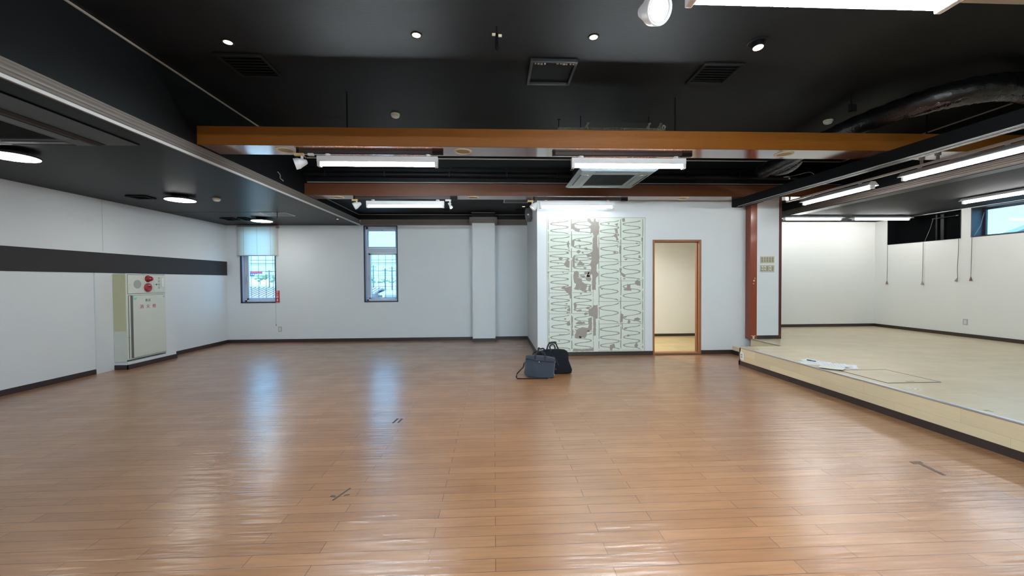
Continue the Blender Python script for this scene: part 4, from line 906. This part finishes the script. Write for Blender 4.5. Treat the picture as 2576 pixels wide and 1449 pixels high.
# ------------------------------------------------------------------ bags
def pillow(poly, yc, depth, name, m, parent, lean=0.0, ang=0.0, cx=0, bulge=.7):
    """outline in x,z swelled to both sides"""
    c = Vector((sum(p[0] for p in poly)/len(poly), sum(p[1] for p in poly)/len(poly)))
    R = []
    for s, off in ((.80, -1), (.93, -.86), (.985, -.6), (1, -.2), (1, .2), (.985, .6), (.93, .86), (.80, 1)):
        ring = []
        for x, z in poly:
            X = c.x+(x-c.x)*s; Z = c.y+(z-c.y)*s
            if z < c.y: Z = c.y+(z-c.y)*(1-(1-s)*.35)
            hz = min(1, max(.45, 1.15-z*bulge*2.2))
            y = off*depth/2*hz
            ring.append((X, yc+y+z*lean+(X-cx)*ang, Z))
        R.append(ring)
    f = MB(); f.rings(R); return f.build(name, m, parent, True)
FR = [(0.463, 0.304), (0.475, 0.313), (0.523, 0.316), (0.622, 0.313), (0.741, 0.307), (0.84, 0.292), (0.868, 0.282), (0.878, 0.25), (0.872, 0.178), (0.863, 0.115), (0.859, 0.095), (0.857, 0.067), (0.867, 0.035), (0.855, 0.015), (0.819, 0.004), (0.74, 0.0), (0.72, 0.0), (0.62, 0.003), (0.541, 0.003), (0.486, 0.006), (0.442, 0.026), (0.43, 0.056), (0.443, 0.122), (0.449, 0.193), (0.453, 0.24)]
t = thing('briefcase_bag', (.655, 5.76, 0), 'slate grey canvas briefcase with black handles and loose strap on the floor', 'bag')
A = -.22
bd = pillow(FR, 5.76, .11, 'body', 'bagf', t, .10, A, .655)
def fy(x, z, o=.0): return 5.76+z*.10+(x-.655)*A-.057*min(1, max(.45, 1.15-z*1.54))-o
FL = [(0.459, 0.268), (0.519, 0.267), (0.582, 0.248), (0.641, 0.243), (0.701, 0.242), (0.78, 0.237), (0.856, 0.232)]
f = MB(); f.tube(smooth([(x, fy(x, z, .002), z) for x, z in FL], 4), .005, 8); f.build('pocket_zip', 'strap', t, True)
f = MB(); f.lathe((.646, fy(.646, .232, .0), .226), (0, -1, .1), [(0, .008), (.004, .007), (.005, .001)], 14); f.build('stud', 'chrome', t, True)
for off, nm in ((.0, 0), (.10, 1)):
    HN = [(0.588, 0.262), (0.590, 0.300), (0.600, 0.330), (0.628, 0.362), (0.675, 0.372), (0.715, 0.355), (0.731, 0.322), (0.733, 0.296), (0.733, 0.256)]
    f = MB(); f.tube(smooth([(x-off*.3, fy(x, min(z, .30), .004)+off*(.9 if z < .3 else .75)+(.03*(z-.3)/.07 if z > .3 and not nm else 0), z) for x, z in HN], 4), .0095, 8, flat=.45, up=(0, 1, 0)); f.build('handle', 'strap', t, True)
SP = [(0.453, 0.213), (0.435, 0.205), (0.429, 0.182), (0.421, 0.160), (0.410, 0.140), (0.368, 0.100), (0.324, 0.05), (0.318, 0.012), (0.36, 0.008), (0.442, 0.007), (0.541, 0.007), (0.66, 0.007), (.76, .007)]
f = MB(); f.tube(smooth([(x, 5.80-.10*i/len(SP)-(.06 if i > 6 else 0), z) for i, (x, z) in enumerate(SP)], 5), .011, 8, flat=.3, up=(0, .8, .6)); f.build('shoulder_strap', 'strap', t, True)
for x, z in ((.438, .196), (.424, .160)):
    f = MB(); f.tube([(x-.012, 5.79, z-.008), (x+.012, 5.79, z-.008), (x+.012, 5.79, z+.010), (x-.012, 5.79, z+.010), (x-.012, 5.79, z-.008)], .003, 8); f.build('buckle', 'chrome', t, True)
f = MB(); f.tube([(.873, fy(.873, .25)+.03, .26), (.880, fy(.88, .2)+.03, .22)], .005, 8); f.tube([(.893, 5.80, .115), (.895, 5.80, .095)], .006, 8); f.build('zip_pull', 'chrome', t, True)
BK = [(0.767, 0.344), (0.796, 0.356), (0.879, 0.357), (0.983, 0.361), (1.066, 0.35), (1.104, 0.326), (1.12, 0.293), (1.118, 0.247), (1.122, 0.193), (1.141, 0.143), (1.17, 0.059), (1.161, 0.012), (1.086, 0.002), (0.915, 0.0), (0.732, 0.0), (0.649, 0.004), (0.641, 0.138), (0.646, 0.221), (0.65, 0.296), (0.675, 0.332)]
t = thing('travel_bag', (.905, 6.03, 0), 'dark navy soft travel bag standing behind the grey briefcase', 'bag')
pillow(BK, 6.03, .20, 'body', 'bagb', t, .02, -.05, .9)
H1 = [(0.796, 0.340), (0.813, 0.397), (0.833, 0.434), (0.846, 0.446), (0.879, 0.454), (0.921, 0.455), (0.937, 0.437), (0.954, 0.399), (0.979, 0.345)]
H2 = [(0.854, 0.340), (0.837, 0.396), (0.846, 0.425), (0.875, 0.433), (0.9, 0.425), (0.912, 0.395), (0.918, 0.340)]
for hh, yo in ((H1, 6.06), (H2, 5.99)):
    f = MB(); f.tube(smooth([(x, yo, z) for x, z in hh], 4), .011, 8, flat=.5, up=(0, 1, 0)); f.build('handle', 'strap', t, True)
f = MB(); f.tube([(.826, 6.03, .448), (.86, 6.03, .456), (.91, 6.03, .460), (.94, 6.03, .455)], .017, 10); f.build('handle_wrap', 'strap', t, True)
f = MB(); f.tube(smooth([(.664, 5.99, .30), (.666, 5.98, .385), (.69, 5.98, .372), (.734, 5.98, .378), (.765, 5.99, .345)], 5), .012, 8, flat=.5, up=(0, 1, 0)); f.build('strap_loop', 'strap', t, True)
f = MB(); f.tube(smooth([(.875, 5.93, .28), (.93, 5.925, .20), (.96, 5.925, .13)], 5), .0025, 6); f.build('seam', 'lampgrey', t, True)

# ------------------------------------------------------------------ papers, pen, scrap on the platform
def sheet(cx, cy, ang, w, h, z, m, label, lines=True, curl=.004):
    t = thing('paper_sheet', (cx, cy, z), label, 'paper', 'loose papers on the platform')
    c, s = math.cos(math.radians(ang)), math.sin(math.radians(ang)); f = MB(); N = 6
    P = lambda u, v, dz: (cx+(u*w)*c-(v*h)*s, cy+(u*w)*s+(v*h)*c, z+dz+curl*(abs(u)*2)**3*(abs(v)*2)**2)
    g = [[f.b.verts.new(P(i/N-.5, j/N-.5, 0)) for j in range(N+1)] for i in range(N+1)]
    g2 = [[f.b.verts.new(P(i/N-.5, j/N-.5, .0008)) for j in range(N+1)] for i in range(N+1)]
    for i in range(N):
        for j in range(N):
            for q in (g, g2): f.b.faces.new((q[i][j], q[i+1][j], q[i+1][j+1], q[i][j+1]))
    f.build('page', m, t)
    if lines:
        f = MB()
        for k in range(7):
            v = -.36+k*.11; a = [P(-.36, v, .0012), P(.3, v, .0012), P(.3, v+.018, .0012), P(-.36, v+.018, .0012)]; f.face(a)
        f.build('print_lines', 'ink', t)
ZP = .2962
sheet(4.17, 5.03, 68, .21, .297, ZP, 'paper2', 'white sheet half hidden under the paper with the pen', False)
sheet(4.26, 5.13, 25, .21, .297, ZP+.004, 'paper', 'white printed sheet with a pen lying on it')
sheet(4.42, 4.83, -40, .21, .297, ZP, 'paper', 'white printed sheet at the far right of the paper pile', True, .004)
sheet(4.31, 4.90, 62, .21, .297, ZP+.008, 'paper', 'white printed sheet in the middle of the paper pile')
sheet(4.145, 4.735, 40, .21, .24, ZP+.012, 'paper2', 'ivory sheet at the platform edge in front of the other papers', False)
t = thing('ballpoint_pen', (4.23, 5.15, ZP+.005), 'dark and blue pen lying on the leftmost printed sheet', 'pen')
f = MB(); f.cyl((4.205, 5.20, ZP+.015), (4.22, 5.15, ZP+.015), .007, n=12); f.build('cap', 'dkink', t, True)
f = MB(); f.cyl((4.22, 5.15, ZP+.015), (4.235, 5.09, ZP+.015), .006, n=12); f.build('barrel', 'blue', t, True)
f = MB()
for k in range(7):
    x = 4.13+k*.012+random.uniform(-.004, .004); y = 3.85-k*.016; f.rings([[(x-.012, y-.006, ZP), (x+.010, y-.009, ZP), (x+.012, y+.007, ZP), (x-.009, y+.01, ZP)], [(x-.006, y-.003, ZP+.006+.006*(k % 2)), (x+.006, y-.003, ZP+.004), (x+.006, y+.004, ZP+.009), (x-.004, y+.004, ZP+.005)]])
f.build('foil_scrap', 'lip', None, label='small crumpled silver scrap on the platform in front of the hatch', cat='scrap')
f = MB()
for dx in (0, .05): f.box(4.08+dx, 4.10+dx, 6.12-dx*.6, 6.17-dx*.6, .2955, .2962)
f.build('scuff_mark', 'glue', None, label='grey scuff on the platform near its back left corner', cat='scuff')
f = MB(); f.box(4.07, 4.11, 3.13, 3.15, .2955, .2965); f.box(4.09, 4.10, 3.10, 3.14, .2955, .2965); f.build('scuff_mark', 'glue', None, label='light scuff on the platform edge near the right side of the photo', cat='scuff')

# floor marks: real scuffs and tape scraps
def mark(polys, m, label, nm='scuff_mark', cat='scuff'):
    f = MB()
    for P in polys: f.rings([[(x, y, .0003) for x, y in P], [(x, y, .0012) for x, y in P]])
    f.build(nm, m, None, label=label, cat=cat)
mark([[(-1.015, 3.99), (-.995, 3.99), (-.975, 4.12), (-.998, 4.12)], [(-.965, 4.0), (-.945, 4.0), (-.930, 4.11), (-.955, 4.12)]], 'scuff', 'pair of short dark scuffs on the floor in the window glare')
mark([[(-1.045, 2.60), (-1.035, 2.59), (-.975, 2.74), (-.985, 2.75)], [(-1.075, 2.64), (-1.04, 2.63), (-1.04, 2.65), (-1.07, 2.66)], [(-.99, 2.645), (-.955, 2.655), (-.955, 2.665), (-.985, 2.66)]], 'scuff', 'scratchy dark scuff on the floor, left of centre')
mark([[(3.15, 2.86), (3.24, 2.87), (3.25, 2.90), (3.16, 2.90)], [(3.17, 2.68), (3.20, 2.68), (3.22, 2.86), (3.19, 2.86)]], 'scuff2', 'dark angular scuff on the floor near the platform at right')
mark([[(.50, 8.56), (.60, 8.555), (.61, 8.58), (.51, 8.585)], [(.66, 8.60), (.71, 8.595), (.71, 8.605), (.66, 8.61)], [(.45, 9.0), (.48, 9.0), (.48, 9.02), (.45, 9.02)], [(.74, 8.93), (.78, 8.92), (.78, 8.935), (.74, 8.945)]], 'torn', 'pale torn tape scraps on the floor near the inner wall corner', 'tape_scrap', 'tape')

# ------------------------------------------------------------------ outside, seen through the windows
GZ = -4.2
struct('ground', MB().box(-150, 150, -120, 220, GZ-.2, GZ), mat('asphalt', rgb(150, 152, 152), .9, nscale=1, namt=.1))
M['roofb'] = mat('roof_blue_grey', rgb(150, 165, 180), .6, nscale=2, namt=.1); M['roofw'] = mat('roof_white', rgb(215, 220, 225), .6)
M['corrug'] = mat('corrugated_brown', rgb(150, 138, 142), .7, nscale=3, namt=.1); M['housew'] = mat('house_white', rgb(228, 226, 222), .8); M['housep'] = mat('house_pinkish', rgb(214, 196, 190), .8)
M['leaf'] = mat('foliage', rgb(150, 172, 140), .8, nscale=3, namt=.35); M['navy'] = mat('sign_navy', rgb(62, 74, 130), .5); M['wsign'] = mat('sign_red_out', rgb(230, 60, 75), .5)
def house(x0, x1, y0, y1, ze, zr, mw, mr, label, rib=False, wins=()):
    t = thing('house', ((x0+x1)/2, (y0+y1)/2, GZ), label, 'building', 'buildings outside the windows')
    MB().box(x0, x1, y0, y1, GZ, ze).build('wall', mw, t)
    ym = (y0+y1)/2; f = MB()
    f.profile_x([(y0-.4, ze-.05), (ym, zr), (y1+.4, ze-.05), (y1+.4, ze+.07), (ym, zr+.12), (y0-.4, ze+.07)], x0-.4, x1+.4)
    if rib:
        k = x0-.4
        while k < x1+.3:
            f.rings([[(k, y0-.42, ze+.06), (k+.12, y0-.42, ze+.06), (k+.12, ym, zr+.12), (k, ym, zr+.12)], [(k, y0-.42, ze+.12), (k+.12, y0-.42, ze+.12), (k+.12, ym, zr+.18), (k, ym, zr+.18)]]); k += .3
    f.build('roof', mr, t)
    for a, b_, c, d in wins:
        MB().box(a, b_, y0-.04, y0, c, d).build('window', 'roofb', t)
house(-17.0, -13.2, 27, 31, .42, .88, 'housew', 'corrug', 'low white house with brown corrugated roof outside the left window', True, ((-16.2, -15.4, -1.6, -.6),))
house(-10.6, -8.75, 29, 32, .58, .80, 'housep', 'corrug', 'small pinkish shed outside the right window', True)
house(-7.9, -5.2, 29.6, 33, .46, .60, 'housew', 'roofb', 'white house outside the right window', False, ((-7.4, -6.8, -.6, .1), (-6.4, -5.8, -.6, .1)))
house(-40, -22, 52, 62, .35, 1.0, 'housew', 'roofb', 'long blue-grey roofed building behind the low white house')
house(-20.5, -2, 55, 66, .30, 1.05, 'housew', 'roofb', 'long blue-grey roofed building behind the small shed')
house(-62, -47.2, 70, 82, .9, 1.7, 'housew', 'roofw', 'distant pale building left of the tree line')
t = thing('sign_building', (-44.6, 78, GZ), 'far building topped by a red and navy sign board outside the left window', 'building')
MB().box(-46.2, -41.8, 78.2, 84, GZ, 2.45).build('wall', 'housew', t)
MB().box(-45.9, -43.8, 77.9, 78.2, 2.5, 3.2).build('sign_board', 'navy', t); MB().box(-45.95, -43.75, 77.85, 78.2, 3.2, 3.5).build('sign_band', 'wsign', t)
f = MB()
for k in range(5): f.box(-45.7+k*.36, -45.45+k*.36, 77.84, 77.9, 2.72, 2.98, .0)
f.build('sign_marks', 'roofb', t)
def tree(x, y, zt, w, label):
    w *= .62; zt -= .5
    t = thing('tree', (x, y, GZ), label, 'tree', 'trees on the skyline')
    f = MB(); f.cyl((x, y, GZ), (x, y, zt-.8*w), .12*w, .06*w, 8); f.build('trunk', 'corrug', t)
    f = MB()
    for k in range(22):
        a = random.uniform(0, 6.28); rr_ = random.uniform(0, w); z = zt-random.uniform(.15, 1.3)*w; s = random.uniform(.22, .45)*w
        r = bmesh.ops.create_icosphere(f.b, subdivisions=2, radius=s)
        for v in r['verts']: v.co = v.co*random.uniform(.8, 1.15)+Vector((x+math.cos(a)*rr_, y+math.sin(a)*rr_, z))
    f.build('foliage', 'leaf', t)
tree(-43.0, 76, 3.4, 1.5, 'leafy tree right of the sign building'); tree(-40.8, 76, 3.1, 1.3, 'small tree beside the leafy tree in the left window'); tree(-23.6, 78, 2.9, 1.5, 'leafy tree on the skyline in the right window, left one'); tree(-22.0, 80, 2.6, 1.3, 'leafy tree on the skyline in the right window, middle one'); tree(-19.6, 78, 2.8, 1.5, 'leafy tree on the skyline in the right window, right one')
def pole(x, y, zt, label):
    t = thing('utility_pole', (x, y, GZ), label, 'pole', 'utility poles outside')
    f = MB(); f.cyl((x, y, GZ), (x, y, zt), .07, .05, 10); f.build('shaft', 'lampgrey', t, True)
    f = MB()
    for k in range(2): f.box(x-.3, x+.3, y-.04, y+.04, zt-.2-k*.3, zt-.15-k*.3)
    f.build('crossarm', 'lampgrey', t)
pole(-11.8, 40, 3.0, 'utility pole seen in the right window, left one'); pole(-10.8, 40.5, 2.7, 'utility pole seen in the right window, middle one'); pole(-10.25, 41, 2.9, 'utility pole seen in the right window, right one'); pole(-22.3, 41, 2.6, 'utility pole seen in the left window')
for k, (z, y, dz, lb) in enumerate(((3.5, 40, 0, 'overhead wire crossing both windows, topmost'), (3.2, 40, 0, 'overhead wire crossing both windows, middle'), (2.45, 41.2, 0, 'overhead wire crossing both windows, lowest'))):
    f = MB(); f.tube([(-40+i*5, y, z+.01*(i-5)**2) for i in range(11)], .03, 6); f.build('overhead_wire', 'lampgrey', None, label=lb, cat='wire')
t = thing('neighbour_roof', (22, 12, GZ), 'roof corner outside the side window', 'building')
MB().box(20, 26, 9.2, 15.8, GZ, 2.4).build('wall', 'housew', t)
f = MB(); f.profile_x([(8.7, 2.35), (12.5, 3.75), (16.3, 2.35), (16.3, 2.5), (12.5, 3.9), (8.7, 2.5)], 19.6, 26.4); f.build('roof', 'roofb', t)
